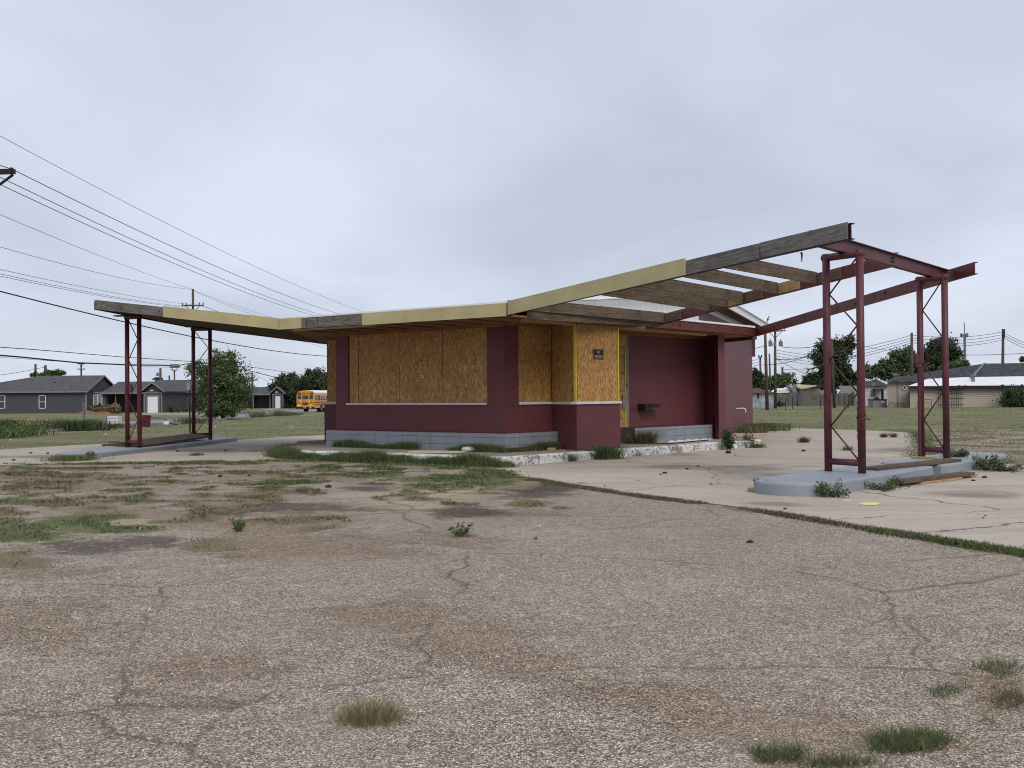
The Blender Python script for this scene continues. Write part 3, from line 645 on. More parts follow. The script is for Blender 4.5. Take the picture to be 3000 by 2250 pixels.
# benches of grey block along the walls
def bench(pts, z1, name='bench'):
    pts3 = pts
    top = MB().prism([p for p in pts3], .05, z1).build(name+'_core', 'grey_paint', B) if False else None
def off(p0, p1, dd):
    d_ = Vector((p1[0]-p0[0], p1[1]-p0[1])).normalized(); n_ = Vector((d_.y, -d_.x))*dd; return (p0[0]+n_.x, p0[1]+n_.y), (p1[0]+n_.x, p1[1]+n_.y)
D0, D1 = (-4.80, 25.4), (-.13, 21.85); D2 = (.72, 22.72)
D0 = tuple(at(955, 1260, 26.6)[:2]); D1 = tuple(at(1481, 1271, 23.05)[:2]); D2 = tuple(at(1634, 1263, 24.35)[:2])
bt = .60
b_ = root('block_bench', (-2, 24, 0), 'low L-shaped grey block bench with maroon top below the big boarded window', 'bench')
mw, L = frame(D0, D1); MB().box(0, L, 0, .16, .12, bt).build('front_face', 'cmu_grey', b_, mw)
mw, L = frame(D1, D2); MB().box(0.001, L, 0, .16, .12, bt).build('front_face', 'cmu_grey', b_, mw)
MB().prism([(D0[0]+.05, D0[1]+.02), (D1[0], D1[1]+.06), (D2[0]-.02, D2[1]+.05), (C2[0]+.05, C2[1]+.05), (C1[0], C1[1]+.12), (C0[0]+.1, C0[1]+.12), (C0[0]-.1, C0[1]+.1)], .12, bt+.012).build('seat', 'steel', b_)
b2_r = root('block_bench', (4, 25.5, 0), 'low grey block bench against the recessed maroon wall beside the boarded door', 'bench')
D3 = tuple(at(1860, 1254.5, 26.55)[:2]); D4 = tuple(at(2087, 1244, 29.1)[:2])
mw, L = frame(D3, D4); MB().box(0, L, 0, .55, .12, bt-.01).build('front_face', 'cmu_grey', b2_r, mw); MB().box(.02, L-.02, .02, .62, bt-.0098, bt-.002).build('seat', 'steel', b2_r, mw)
# left bay, seen past the corner
kd = Vector((math.cos(R_(-30)), math.sin(R_(-30)))); K2 = (K[0]+kd.x*1.7, K[1]+kd.y*1.7)
K3 = (K[0]-.3, K[1]+2.4)
wallpart('wall', K, K2, [(0, None, .0, SILL)], .2, 'cmu'); wallpart('wall', K3, K, [(0, None, .0, SILL)], .2, 'cmu')
mw, L = frame(K, K2); MB().box(-.05, L, -.04, .2, SILL-.02, SILL+.06).build('window_sill', 'white_trim', B, mw); MB().box(.09, L, .05, .08, SILL+.06, TOP-.02).build('boarded_window', 'osb', B, mw)
mw, L = frame(K3, K); MB().box(0, L, .08, .11, SILL+.06, TOP-.02).build('boarded_window', 'osb', B, mw)
MB().prism([(K[0]+.15, K[1]+.12), (K2[0], K2[1]+.3), (C0[0]+.5, C0[1]+.5), (5.1, 29.5), (5.2, 33), (-5.3, 33.5)], 1.3, TOP-.03).build('interior_fill', 'black', B) if False else None
wallpart('wall', (-4.45, 27.4), (-4.0, 29.5), [(0, None, .05, TOP)], .15, 'cmu')
# rear block with its high flat roof
HR = 4.20
wallpart('wall', S0, S1, [(0, None, -.05, HR)], .2, 'cmu')
FW1 = (S0[0]-.94*6.0, S0[1]+.34*6.0)
wallpart('wall', FW1, S0, [(0, None, TOP+.12, HR+.155)], .2, 'cmu_white')
nb = Vector((-.94, .34)); S2 = (S1[0]+nb.x*9, S1[1]+nb.y*9); wallpart('wall', S1, S2, [(0, None, -.05, HR)], .2, 'cmu')
wallpart('wall', S2, (FW1[0], FW1[1]), [(0, None, -.05, HR)], .2, 'cmu')
wallpart('corner_board', (S1[0]-.02, S1[1]), (S1[0]+.16, S1[1]+.12), [(0, None, 3.0, HR)], .05, 'steel')
# eaves of the rear block
e0 = Vector((S0[0], S0[1])); e1 = Vector((S1[0], S1[1])); dn_ = (e1-e0).normalized(); nn_ = Vector((dn_.y, -dn_.x))
def ep(t, o_): v = e0+dn_*t+nn_*o_; return (v.x, v.y)
LL = (e1-e0).length
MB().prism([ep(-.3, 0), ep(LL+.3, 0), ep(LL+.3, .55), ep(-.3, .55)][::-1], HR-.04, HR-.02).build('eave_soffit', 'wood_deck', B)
MB().prism([ep(-.3, .55), ep(LL+.3, .55), ep(LL+.3, .6), ep(-.3, .6)][::-1], HR-.06, HR+.16).build('eave_fascia', 'white', B)
MB().prism([ep(-.3, .0), ep(LL+.3, .0), ep(LL+.3, .05), ep(-.3, .05)][::-1], HR-.22, HR-.045).build('eave_fascia', 'white', B)
MB().prism([ep(-.3, .27), ep(LL+.3, .27), ep(LL+.3, .33), ep(-.3, .33)][::-1], HR-.12, HR-.045).build('eave_board', 'wood_brown', B)
MB().prism([ep(-.35, .66), ep(LL+.35, .66), (S2[0]+.3, S2[1]+.3), (FW1[0]-.2, FW1[1]-.2)], HR+.165, HR+.2).build('roof', 'roof_white', B)
tt = Matrix.Identity(4)
pw = e0+dn_*2.1
hook = [(at(2153, 1198, 35).x, 35, at(2153, 1198, 35).z)]
# small bent white drain pipe sticking out of the side wall
for pxv in (2157,):
    r = ray(pxv, 1197); tpar = tA(pxv, S0, S1); q = e0+dn_*tpar; zz = CH+r[2]*q.y/r[1]
    MB().tube([(q.x, q.y, zz), (q.x+nn_.x*.25, q.y+nn_.y*.25, zz+.01), (q.x+nn_.x*.33, q.y+nn_.y*.33, zz-.02), (q.x+nn_.x*.34, q.y+nn_.y*.34, zz-.14)], .022, 8).build('drain_pipe', 'white', B)

# main flat roof, soffit and front fascia
KL = Vector((-5.64, 25.2)); KR = Vector((-.07, 21.2)); TR = Vector((4.81, 14.8)); TL = Vector((-10.95, 27.2)); RR = Vector((7.0, 29.7)); RL = Vector((-5.8, 32.5)); TLR = Vector((-10.72, 34.2)); TRR = Vector((8.96, 20.0))
HB = 3.10
def t3(v, z): return (v.x, v.y, z)
RR2 = Vector((5.9, 32.6))
MB().prism([tuple(KL), tuple(KR), tuple(RR), tuple(RR2), (0, 33.2), tuple(RL)], HB+.19, HB+.245).build('roof', 'roof_white', B)
MB().prism([(KL.x+.12, KL.y+.1), (KR.x, KR.y+.16), (RR.x-.15, RR.y), (RR2.x, RR2.y), (0, 33.0), (RL.x+.1, RL.y)], HB-.005, HB+.03).build('soffit', 'soffit', B)
# battens under the soffit
sb = MB()
for k in range(9):
    t = (k+.5)/9; p = KL.lerp(KR, t)+Vector((.05, .1)); sb.beam((p.x, p.y, HB-.03), (p.x+.9, p.y+1.15, HB-.03), .04, .024)
sb.build('soffit_batten', 'wood_brown', B)
def trim(p0, p1, o_, z0, z1, name='soffit_trim', mat='wood_new', x0=0, x1=0):
    mw, L = frame(p0, p1); return MB().box(x0, L+x1, -o_-.03, -o_, z0, z1).build(name, mat, B, mw)
trim(C0, C1, .005, TOP-.13, TOP-.02, mat='soffit', x0=-.25); trim(C1, C2, .005, TOP-.10, TOP-.02, mat='soffit'); trim(C3, C4, .012, TOP-.11, TOP-.03, mat='soffit', x1=.9)
trim(E0, E1, .0, TOP-.14, TOP-.03, mat='soffit', x0=.7)
mw, L = frame(KR, RR); MB().box(.9, L-2.2, .35, .42, HB-.07, HB-.008).build('soffit_trim', 'wood_new', B, mw)
MB().box(3.2, L-2.2, .42, 1.4, HB-.03, HB-.008).build('soffit_panel', 'soffit', B, mw)
mw, L = frame(KL, KR); MB().box(.4, 3.1, .06, .12, HB-.05, HB-.006).build('soffit_trim', 'wood_new', B, mw)
# fascia of the middle part: yellow, bare grey stretch, yellow
LM = (KR-KL).length; fa = tA(885, KL, KR); fb = tA(1065, KL, KR); fc = tA(1487, KL, KR)
mw, L = frame(KL, KR)
bolts(B, mw, [(x, x+.014, -.0385, -.034, HB+z, HB+z+.014) for x in (fb+.4, fb+1.3, fb+2.3, fb+3.1) if x < fc for z in (.06, .2)], 'nail_head')
for k in range(34):
    g_ = rnd.choice(((b0+.2, b0+.9, 2.0), (b1_+.1, b1_+1.1, 2.28), (b1_+.1, b1_+1.2, 1.62), (b2_+.1, b2_+1.2, 2.45), (b2_+.15, b2_+1., 2.2), (b2_+.2, b2_+.9, 1.62))); x = rnd.uniform(g_[0], min(g_[1], a2-.1)); z = g_[2]+rnd.uniform(-.05, .05); s_ = rnd.uniform(.012, .024)
    MB().box(x, x+s_, .029, .04, z, z+s_).build('nail_hole', 'bolt', wA, mwA)
MB().box(0.01, fa, -.035, 0, HB-.0, HB+.26).build('fascia_board', 'yellow', B, mw); MB().box(fb, fc, -.035, 0, HB-.02, HB+.25).build('fascia_board', 'yellow', B, mw)
MB().box(fa+.01, fb-.01, -.012, .02, HB+.0, HB+.245).build('bare_fascia_board', 'wood_grey', B, mw)
bolts(B, mw, [(x, x+.014, -.0145, -.011, HB+.02+.1*(x > fa+1), HB+.24) for x in (fa+.18, fa+.55, fa+1.05, fa+1.12)], 'tar_streak')
MB().box(0, L, -.02, .12, HB+.2455, HB+.285).build('roof_edge', 'roof_white', B, mw)
MB().box(fc, L+.06, -.0, .06, HB-.02, HB+.30).build('fascia_end', 'bolt', B, mw)
# steel edge beam on the right side of the flat roof, with its bolts
mw, L = frame(KR, RR); xm = (Vector((3.4, 25.3))-KR).length
MB().box(xm-3.3, L, 0, .09, HB, HB+.235).build('edge_beam', 'steel_rust', B, mw)
mb = MB().box(xm-3.3, L+.02, -.02, .1, HB+.0, HB+.012).box(xm-3.3, L+.02, -.02, .0, HB+.223, HB+.235); mb.build('edge_beam_flange', 'steel_rust', B, mw)
MB().box(.1, L-.02, -.0, .2, HB+.2452, HB+.29).build('roof_edge', 'roof_white', B, mw)
bolts(B, mw, [(x, x+.03, -.012, .0, HB+z, HB+z+.03) for x in (xm+1.35, xm+1.47, L-1.35, L-1.2) for z in (.09, .15)]
      +[(x, x+.035, -.01, .0, HB+z, HB+z+.035) for x, z in ((xm+1.1, .1), (xm+1.95, .17), (xm+2.8, .1), (xm+3.5, .17), (L-1.08, .17), (L-.25, .05), (L-.25, .17))])
mw, L = frame(RR, RR2); MB().box(-.06, L, 0, .14, HB-.10, HB-.006).build('roof_joist', 'wood_deck', B, mw)
# small lamp bulb socket on the roof where a wire lands
# ------------------------------------------------------------------ walkway slab and its kerb
kl = [gp(826, 1341), gp(900, 1345), gp(1100, 1352), gp(1300, 1360), gp(1440, 1366), gp(1500, 1366.5), gp(1560, 1361), gp(1700, 1350), gp(1900, 1334), gp(2050, 1322), gp(2120, 1316)]
kl = [(p.x, p.y) for p in kl]
inner = [(6.2, 29.4), (5.6, 30.1), (2.3, 26.6), (1.7, 25.2), (1.0, 24.8), (-.15, 23.9), (-4.6, 27.4), (-5.3, 29.8)]
kin = [(x+.10*(1 if k > 5 else .3)*-0.5, y+.14) for k, (x, y) in enumerate(kl)]
wk = MB().prism(kin+inner, -.05, HW).build('walkway', 'walk'); wk['kind'] = 'structure'
MB().prism([(-5.45, 24.9), (-4.5, 26.5), (-4.8, 29.6), (-5.4, 30.6), (-6.2, 30.1)], -.1, .186).build('walkway', 'walk')['kind'] = 'structure'
MB().prism([(5.9, 27.6), (6.9, 28.4), (6.4, 32), (5.7, 31), (5.8, 29)], -.1, .115).build('walkway', 'walk')['kind'] = 'structure'
def kerb(pts, w_, h0, h1, rs=3):
    rr_ = random.Random(rs); P = []
    for a, b in zip(pts, pts[1:]):
        n = max(1, int(math.hypot(b[0]-a[0], b[1]-a[1])/.25))
        for k in range(n): P.append(Vector((a[0]+(b[0]-a[0])*k/n, a[1]+(b[1]-a[1])*k/n)))
    P.append(Vector(pts[-1])); v = []; f = []; n = len(P)
    for i_, p in enumerate(P):
        d_ = (P[min(i_+1, n-1)]-P[max(i_-1, 0)]).normalized(); r_ = Vector((-d_.y, d_.x)); t = i_/(n-1); h = h0+(h1-h0)*t+rr_.uniform(-.006, .006)
        o_ = rr_.uniform(-.012, .012)
        for dd, z in ((-.0+o_, -.05), (-.0+o_, h-.03), (.03+o_, h+.004), (w_, h+.004), (w_, -.05)): v.append((p.x+r_.x*dd, p.y+r_.y*dd, z))
    for i_ in range(n-1):
        for j in range(4): a = i_*5+j; f.append((a, a+5, a+6, a+1))
    f.append((0, 1, 2, 3, 4)); f.append(tuple((n-1)*5+j for j in (4, 3, 2, 1, 0)))
    return MB().add(v, f).build('walkway_kerb', 'kerb')
kerb(kl, .2, HW, HW)['kind'] = 'structure'
kerb([kl[-1], tuple(gp(2180, 1313.5)[:2]), tuple(gp(2229, 1310)[:2])], .16, .19, .2, 5)['kind'] = 'structure'
MB().prism([tuple(p[:2]) for p in (gp(2160, 1284), gp(2215, 1287), gp(2250, 1276), gp(2150, 1271))][::1], .01, .035).build('tan_sheet', 'ply')
tag(bpy.data.objects['tan_sheet'], 'flat tan sheet lying on the concrete behind the kerb end', 'board')

# ------------------------------------------------------------------ canopies
def chan(mb, p, q, ht, wd=.08, fl=.012):
    """C section: web plus two flanges, p,q = bottom line of the web's outer face"""
    p, q = Vector(p), Vector(q); d_ = (q-p).normalized(); r_ = Vector((-d_.y, d_.x, 0)).normalized()
    c = lambda a, o0, o1, z0, z1: [a+r_*o0+Vector((0, 0, z0)), a+r_*o1+Vector((0, 0, z0)), a+r_*o1+Vector((0, 0, z1)), a+r_*o0+Vector((0, 0, z1))]
    for o0, o1, z0, z1 in ((0, .012, fl, ht-fl), (0, wd, 0, fl), (0, wd, ht-fl, ht)):
        mb.add(c(p, o0, o1, z0, z1)+c(q, o0, o1, z0, z1), [(0, 1, 2, 3), (4, 7, 6, 5), (0, 4, 5, 1), (1, 5, 6, 2), (2, 6, 7, 3), (3, 7, 4, 0)])
    return mb
def slopeboard(name, p, q, z0, z1, ht, th, mat, parent, t0=0., t1=1., out=0.):
    """board with vertical ends following a slope from (p,z0) to (q,z1)"""
    p, q = Vector(p), Vector(q); L = (q-p).length; dz = z1-z0
    a = math.atan2(q.y-p.y, q.x-p.x); mw = Matrix.Translation((p.x, p.y, z0)) @ Matrix.Rotation(a, 4, 'Z') @ Matrix.Rotation(-math.atan2(dz, L), 4, 'Y')
    S = math.hypot(L, dz); sh = dz/L
    x0, x1 = S*t0, S*t1; c = math.cos(math.atan2(dz, L)); h = ht*c; k = math.tan(math.atan2(dz, L))*h
    v = [(x0, -out, 0), (x1, -out, 0), (x1+k*0, -out+th, 0), (x0, -out+th, 0)]; v += [(a_, b_, h) for a_, b_, _ in [(x0+k, -out, 0), (x1+k, -out, 0), (x1+k, -out+th, 0), (x0+k, -out+th, 0)]]
    return MB().add(v, [(0, 3, 2, 1), (4, 5, 6, 7), (0, 1, 5, 4), (1, 2, 6, 5), (2, 3, 7, 6), (3, 0, 4, 7)]).build(name, mat, parent, mw)
HTF, HTR, HTL = 3.655, 3.73, 3.80
CR = root('canopy', (6, 20, 0), 'raised right-hand canopy skeleton of bare rafters and maroon steel without any decking', 'canopy')
def frac(px_, p, q): return tA(px_, p, q)/(Vector(q)-Vector(p)).length
f1 = frac(2013, KR, TR); f2 = frac(2231, KR, TR)
slopeboard('fascia_board', KR, TR, HB, HTF, .28, .03, 'yellow', CR, .004, f1, .035)
slopeboard('bare_fascia_board', KR, TR, HB+.015, HTF+.0, .235, .035, 'wood_grey', CR, f1-.01, f2-.0015, .004)
slopeboard('bare_fascia_board', KR, TR, HB+.015, HTF+.0, .24, .035, 'wood_grey', CR, f2+.0015, 1., .006)
mb = chan(MB(), t3(KR.lerp(TR, .02)+Vector((.03, .04)), HB+.03), t3(TR+Vector((.06, .0)), HTF+.0), .232, .09); mb.build('front_channel', 'bolt', CR)
MB().tube([t3(KR.lerp(TR, frac(2352, KR, TR)), HB+.45), t3(KR.lerp(TR, frac(2354, KR, TR)), HB+.41), t3(KR.lerp(TR, frac(2353, KR, TR)), HB+.31)], [.018, .014, .006], 6).build('hanging_bracket', 'bolt', CR)
MI = Vector((3.4, 25.3)); MO = Vector((6.9, 18.55))
mb = chan(MB(), t3(MI, HB), t3(MO, HTR), .235, .08); mb.build('middle_channel', 'steel_rust', CR)
mb = chan(MB(), t3(RR, HB), t3(TRR, HTR), .235, .08); mb.build('rear_channel', 'steel_rust', CR)
for t in (.12, .3, .47, .55, .68, .83): p = RR.lerp(TRR, t); zz = HB+(HTR-HB)*t+.08+.05*(t in (.3, .68)); bolts(CR, None, [(p.x-.02, p.x+.02, p.y-.03, p.y-.002, zz, zz+.04)])
# cross beam (I section) on the two frames
p, q = Vector((4.53, 15.5, 3.675)), Vector((8.74, 20.75, 3.675)); mb = MB()
mb.beam(p, q, .012, .2).beam(p, q, .13, .014).beam(p+Vector((0, 0, .206)), q+Vector((0, 0, .206)), .13, .014); mb.build('cross_beam', 'steel', CR)
c_ = p.lerp(q, .52)
for dz in (.06, .12): bolts(CR, None, [(c_.x+.0, c_.x+.03, c_.y-.03, c_.y, 3.68+dz, 3.68+dz+.03)])
# rafters: pixel columns where each leaves the fascia and where it meets the middle channel
for k, (pa, pb, dzz) in enumerate(((1546, 1951, 0), (1753, 2084, 0), (1805, 2132, 0), (1865, 2180, 0), (1993, 2283, 0), (2112, 2398, 0))):
    sa, sb_ = frac(pa, KR, TR), frac(pb, MI, MO); A = KR.lerp(TR, sa)+Vector((.05, .06)); Bp = MI.lerp(MO, sb_)
    za = HB+(HTF-HB)*sa+.01; zb = HB+(HTR-HB)*sb_+.02
    slopeboard('rafter', A, Bp, za, zb, .235, .042, 'wood_brown', CR)
    if k == 0: slopeboard('rafter', A+Vector((-.02, .0)), Bp+Vector((-.1, .1)), za-.17, zb-.1, .16, .042, 'wood_brown', CR)
    # packing block in the channel beside the rafter
    sc2 = min(1, sb_+.085); C_ = MI.lerp(MO, sb_+.004); Dd = MI.lerp(MO, sc2)
    n_ = Vector((-.0, -.0))
    slopeboard('packing_block', C_, Dd, zb-.005, HB+(HTR-HB)*sc2+.015, .205, .03, 'wood_new' if k in (2, 4) else 'wood_brown', CR, 0, 1, .032)
S_ = .6
def sframe(L, Rr, z0, z1, segs, parent, side, z_top=None):
    L, Rr = Vector(L), Vector(Rr); fr_ = bpy.data.objects.new('support_frame', None); col.objects.link(fr_); mid = (L+Rr)/2
    fr_.location = (mid.x, mid.y, z0); setp(fr_, parent)
    for p in (L, Rr): MB().tube([(p.x, p.y, z0-.02), (p.x, p.y, z1-.002)], .06, 20).build('post', 'steel', fr_, None, True)
    d_ = (Rr-L).normalized()*.058
    MB().tube([(L.x-d_.x, L.y-d_.y, z1-.06), (Rr.x+d_.x, Rr.y+d_.y, z1-.06)], .0605, 20).build('top_rail', 'steel', fr_, None, True)
    MB().tube([(L.x, L.y, z0+.16), (Rr.x, Rr.y, z0+.16)], .052, 18).build('bottom_rail', 'steel', fr_, None, True)
    zs = [z1-.13-(z1-.13-z0-.2)*k/segs for k in range(segs+1)]
    a = [L+d_*1.03, Rr-d_*1.03] if side == 'L' else [Rr-d_*1.03, L+d_*1.03]
    pts = [(a[k % 2].x, a[k % 2].y, zs[k]) for k in range(segs+1)]
    for k in range(segs): MB().tube([pts[k], pts[k+1]], .013, 8).build('brace_rod', 'steel_rust', fr_, None, True)
    return fr_
def P2(pxl, Z): r = ray(pxl, 1160); return (r[0]/r[1]*Z, Z)
HIR, HIL = .195, .13
fn_ = sframe(P2(2424.5, 16.68), P2(2523, 16.15), HIR, 3.69, 6, CR, 'R')
ff_ = sframe(P2(2698, 20.05), P2(2771, 19.6), HIR, 3.69, 6, CR, 'R')
# chain and clamp on the near frame, junction box and conduit on the far frame
mb = MB(); c0 = Vector((*P2(2512, 16.3), 1.18))
for k in range(11): 
    z = 1.30-.055*k; mb.tube([(c0.x-.02+.01*(k % 2), c0.y-.03, z), (c0.x-.0-.012*(k % 2), c0.y-.04, z-.05)], .011, 6)
mb.build('hanging_chain', 'steel', fn_)
pr = P2(2523, 16.15); ring_ = [(pr[0]+.066*math.cos(t), pr[1]+.066*math.sin(t), 1.08-.05*math.cos(t+2.4)) for t in np.linspace(0, 6.3, 18)]
MB().tube(ring_, .012, 6, False).build('clamp_ring', 'steel', fn_)
MB().tube([(pr[0]+.02, pr[1]-.06, 1.06), (pr[0]+.12, pr[1]-.06, 1.03)], .016, 6).build('clamp_bolt', 'steel', fn_)
pl = P2(2435, 16.6); wpts = [(pl[0]+.06*math.sin(t*2.1), pl[1]-.1, 2.93-.05*t+.05*math.cos(t*3)) for t in np.linspace(0, 5, 16)]
MB().tube(wpts, .005, 5, False).build('loose_wire', 'steel_rust', fn_)
pj = P2(2690, 19.9); MB().box(pj[0]-.09, pj[0]+.03, pj[1]-.12, pj[1]-.02, 2.02, 2.18).box(pj[0]-.05, pj[0]+.05, pj[1]-.1, pj[1]-.0, 1.93, 2.02).build('junction_box', 'steel', ff_)
MB().tube([(pj[0]-.0, pj[1]-.07, 1.95), (pj[0]-.0, pj[1]-.07, .25), (pj[0]+.06, pj[1]-.05, .2)], .022, 8).build('conduit', 'steel', ff_)

CL = root('canopy', (-10, 31, 0), 'raised left-hand canopy with dark plank underside and grey and yellow front board', 'canopy')
g1 = frac(481, TL, KL)
def hL(t): return HTL+(HB-HTL)*t
slopeboard('bare_fascia_board', TL, KL, HTL+.01, HB+.01, .245, .035, 'wood_grey', CL, 0., g1+.01, .004)
slopeboard('fascia_board', TL, KL, HTL, HB, .28, .03, 'yellow', CL, g1, .997, .035)
for t, z in ((.012, .13), (.2, .1), (.33, .05), (.47, .12)): p = TL.lerp(KL, g1*t*2); hh = hL(g1*t*2)+z; bolts(CL, None, [(p.x-.015, p.x+.015, p.y-.02, p.y+.02, hh, hh+.03)])
# deck planks running along the canopy, with small gaps
nP = 26
for k in range(nP):
    t0, t1 = k/nP, (k+.9)/nP
    a = TL.lerp(TLR, t0*.985+.012); b_1 = TL.lerp(TLR, t1*.985+.012); c = KL.lerp(RL, t1*.985+.012); d_ = KL.lerp(RL, t0*.985+.012); z = rnd.uniform(0, .012)
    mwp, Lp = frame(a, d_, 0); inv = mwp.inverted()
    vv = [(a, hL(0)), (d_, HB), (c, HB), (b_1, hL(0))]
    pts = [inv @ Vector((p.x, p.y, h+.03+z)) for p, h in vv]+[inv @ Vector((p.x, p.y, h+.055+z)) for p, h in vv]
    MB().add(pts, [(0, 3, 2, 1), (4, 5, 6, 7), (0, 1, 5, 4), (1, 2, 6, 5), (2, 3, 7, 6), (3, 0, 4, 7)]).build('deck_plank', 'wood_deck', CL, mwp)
slopeboard('rear_fascia_board', TLR, RL, HTL+.0, HB+.0, .2, .04, 'wood_deck', CL)
mwp, Lp = frame(TL, TLR); MB().box(.05, Lp, .0, .04, HTL-.0, HTL+.22).build('end_board', 'wood_deck', CL, mwp)
MB().prism([tuple(TL.lerp(TLR, .0)+Vector((.03, .03))), tuple(KL+Vector((0, .05))), tuple(RL), tuple(TLR)], lambda x, y: HB+.2+(HTL-HB)*max(0, min(1, (-5.7-x)/5.3)), lambda x, y: HB+.225+(HTL-HB)*max(0, min(1, (-5.7-x)/5.3))).build('roof_sheet', 'roof_white', CL)
for zc, mat in ((28.6, 0), (33.2, 0)):
    pc = P2(390 if zc < 30 else 591, zc); MB().beam((pc[0]-.5, pc[1]+.05, 3.725), (pc[0]+.3, pc[1]-.1, 3.725), .22, .03).build('bearing_plank', 'wood_deck', CL)
fl_ = sframe(P2(372.8, 28.15), P2(408.5, 27.9), HIL, 3.72, 6, CL, 'L')
fl2_ = sframe(P2(567, 33.2), P2(616, 33.1), HIL, 3.72, 6, CL, 'L')
pj = P2(559, 33.1); MB().box(pj[0]-.1, pj[0]-.0, pj[1]-.1, pj[1], 1.72, 1.94).build('junction_box', 'white', fl2_)
MB().tube([(pj[0]-.02, pj[1]-.05, 1.75), (pj[0]-.02, pj[1]-.05, .4), (pj[0]+.08, pj[1]-.05, .2)], .026, 8).build('conduit', 'steel', fl2_)
pj = P2(383, 28.); MB().box(pj[0]-.02, pj[0]+.06, pj[1]-.1, pj[1], 1.62, 1.84).build('junction_box', 'steel', fl_)

# ------------------------------------------------------------------ concrete islands
def island(p0, p1, wd, h, r0, r1, label, nm='pump_island'):
    """p0-p1 centre line of the slab; r0/r1 1 = rounded end"""
    p0, p1 = Vector(p0), Vector(p1); d_ = (p1-p0).normalized(); r_ = Vector((d_.y, -d_.x)); hw = wd/2; pts = []
    def end(c, dd, rr_, rounded):
        if rounded: return [c+rr_*hw*math.cos(t)+dd*hw*.95*math.sin(t) for t in np.linspace(0, math.pi, 27)]
        k = .09; return [c+rr_*hw, c+rr_*hw*1+dd*(.5-k)*0+dd*.0, c+rr_*(hw-k)+dd*k, c-rr_*(hw-k)+dd*k, c-rr_*hw]
    a = end(p1, d_, r_, r1); b = end(p0, -d_, -r_, r0)
    pts = [tuple(v) for v in a+b]; out = []
    for p in pts:
        if not out or (Vector(p)-Vector(out[-1])).length > 1e-3: out.append(p)
    o = MB().prism(out, -.05, h, .035).build(nm, 'grey_paint'); tag(o, label, 'concrete island', 'concrete islands under the canopies'); return o
i1 = island((4.12, 15.08), (6.68, 18.0), 1.22, HIR, 1, 0, 'pale grey concrete island with rounded end under the near right steel frame')
i2 = island((7.12, 18.42), (9.4, 21.1), 1.18, HIR, 0, 1, 'pale grey concrete island under the far right steel frame, with weeds at its end')
i3 = island((-10.75, 25.9), (-10.25, 30.0), 1.25, HIL, 1, 0, 'thin grey concrete island with rounded end under the leftmost steel frame')
i4 = island((-10.15, 30.35), (-9.75, 34.6), 1.15, HIL, 0, 0, 'thin grey concrete island under the left canopy frame nearer the building')
# ------------------------------------------------------------------ clutter near the building
def thing(mb, name, mat, label, cat, mw=None, group=None, **k):
    return tag(mb.build(name, mat, None, mw, **k), label, cat, group)
def plank(p, q, wd, th, z0, mat, label, name='loose_plank', z1=None, cat='plank', group=None, tilt=0):
    p, q = Vector(p[:2]), Vector(q[:2]); L = (q-p).length; dz = (z0 if z1 is None else z1)-z0
    mw = Matrix.Translation((p.x, p.y, z0)) @ Matrix.Rotation(math.atan2(q.y-p.y, q.x-p.x), 4, 'Z') @ Matrix.Rotation(-math.atan2(dz, L), 4, 'Y') @ Matrix.Rotation(tilt, 4, 'X')
    return thing(MB().box(0, L, -wd/2, wd/2, 0, th), name, mat, label, cat, mw, group, bev=.004)
g_ = 'loose planks on and beside the concrete islands'
plank(gp(2550, 1377, .2), gp(2795, 1351, .2), .28, .05, HIR+.003, 'wood_brown', 'long weathered plank bridging the gap between the two right islands', group=g_)
plank(gp(2672, 1342, .2), gp(2752, 1345, .2), .09, .035, HIR+.002, 'wood_new', 'short orange-brown board under the foot of the far right frame', group=g_)
plank(gp(2628, 1416, .05), gp(2836, 1390, .05), .24, .05, .045, 'wood_brown', 'wide weathered plank lying on the concrete in front of the right islands', group=g_)
plank(gp(2690, 1420), gp(2810, 1405), .12, .035, .008, 'wood_new', 'narrow pale board lying under the wide plank before the right islands', group=g_)
plank(gp(2812, 1401), gp(2857, 1396), .1, .04, .01, 'wood_new', 'short stub of pale timber at the right end of the planks before the islands', group=g_)
plank(gp(2196, 1440), gp(2225, 1443), .09, .05, .01, 'wood_new', 'small block of new timber lying at the left end of the near right island', 'timber_block', cat='timber block')
plank(gp(1604, 1319.5, .19), gp(1628, 1319.5, .19), .12, .06, .192, 'wood_new', 'orange wood block on the walkway at the right end of the L-shaped bench', 'timber_block', cat='timber block')
mwb = gp(1200, 1325, .25); mwe = gp(1357, 1325, .25)
plank(gp(1205, 1325, .2), gp(1362, 1326, .2), .42, .03, .2, 'cream', 'long cream board lying flat on the walkway in front of the bench', 'cream_board', cat='board')
o = root('plastic_jug', tuple(gp(1366, 1323, .2)), 'crumpled clear plastic jug on the walkway beside the cream board', 'jug')
x, y, z = o.location; MB().tube([(x-.1, y, .25), (x-.06, y, .252), (x+.08, y+.02, .255), (x+.13, y+.03, .25), (x+.19, y+.04, .24)], [.03, .055, .06, .05, .02], 10).build('jug_body', 'plastic', o, None, True)
MB().tube([(x+.19, y+.04, .24), (x+.22, y+.05, .235)], .02, 8).build('cap', 'white', o)
# left island: big propped boards
a_, b_c = gp(378, 1311, .13), gp(568, 1286, .13)
plank((-10.3, 28.3), (-9.9, 33.0), .62, .05, .19, 'wood_brown', 'wide propped brown board spanning the gap between the two left islands', z1=.24, tilt=R_(9), group='boards on the left islands')
plank((-11.3, 28.6), (-9.9, 28.9), .35, .05, .15, 'wood_deck', 'dark short plank lying across the left island behind the steel frame', group='boards on the left islands')
plank((-11.2, 28.9), (-10.3, 28.55), .2, .05, .21, 'wood_deck', 'dark upper plank of the pair lying across the left island', group='boards on the left islands')
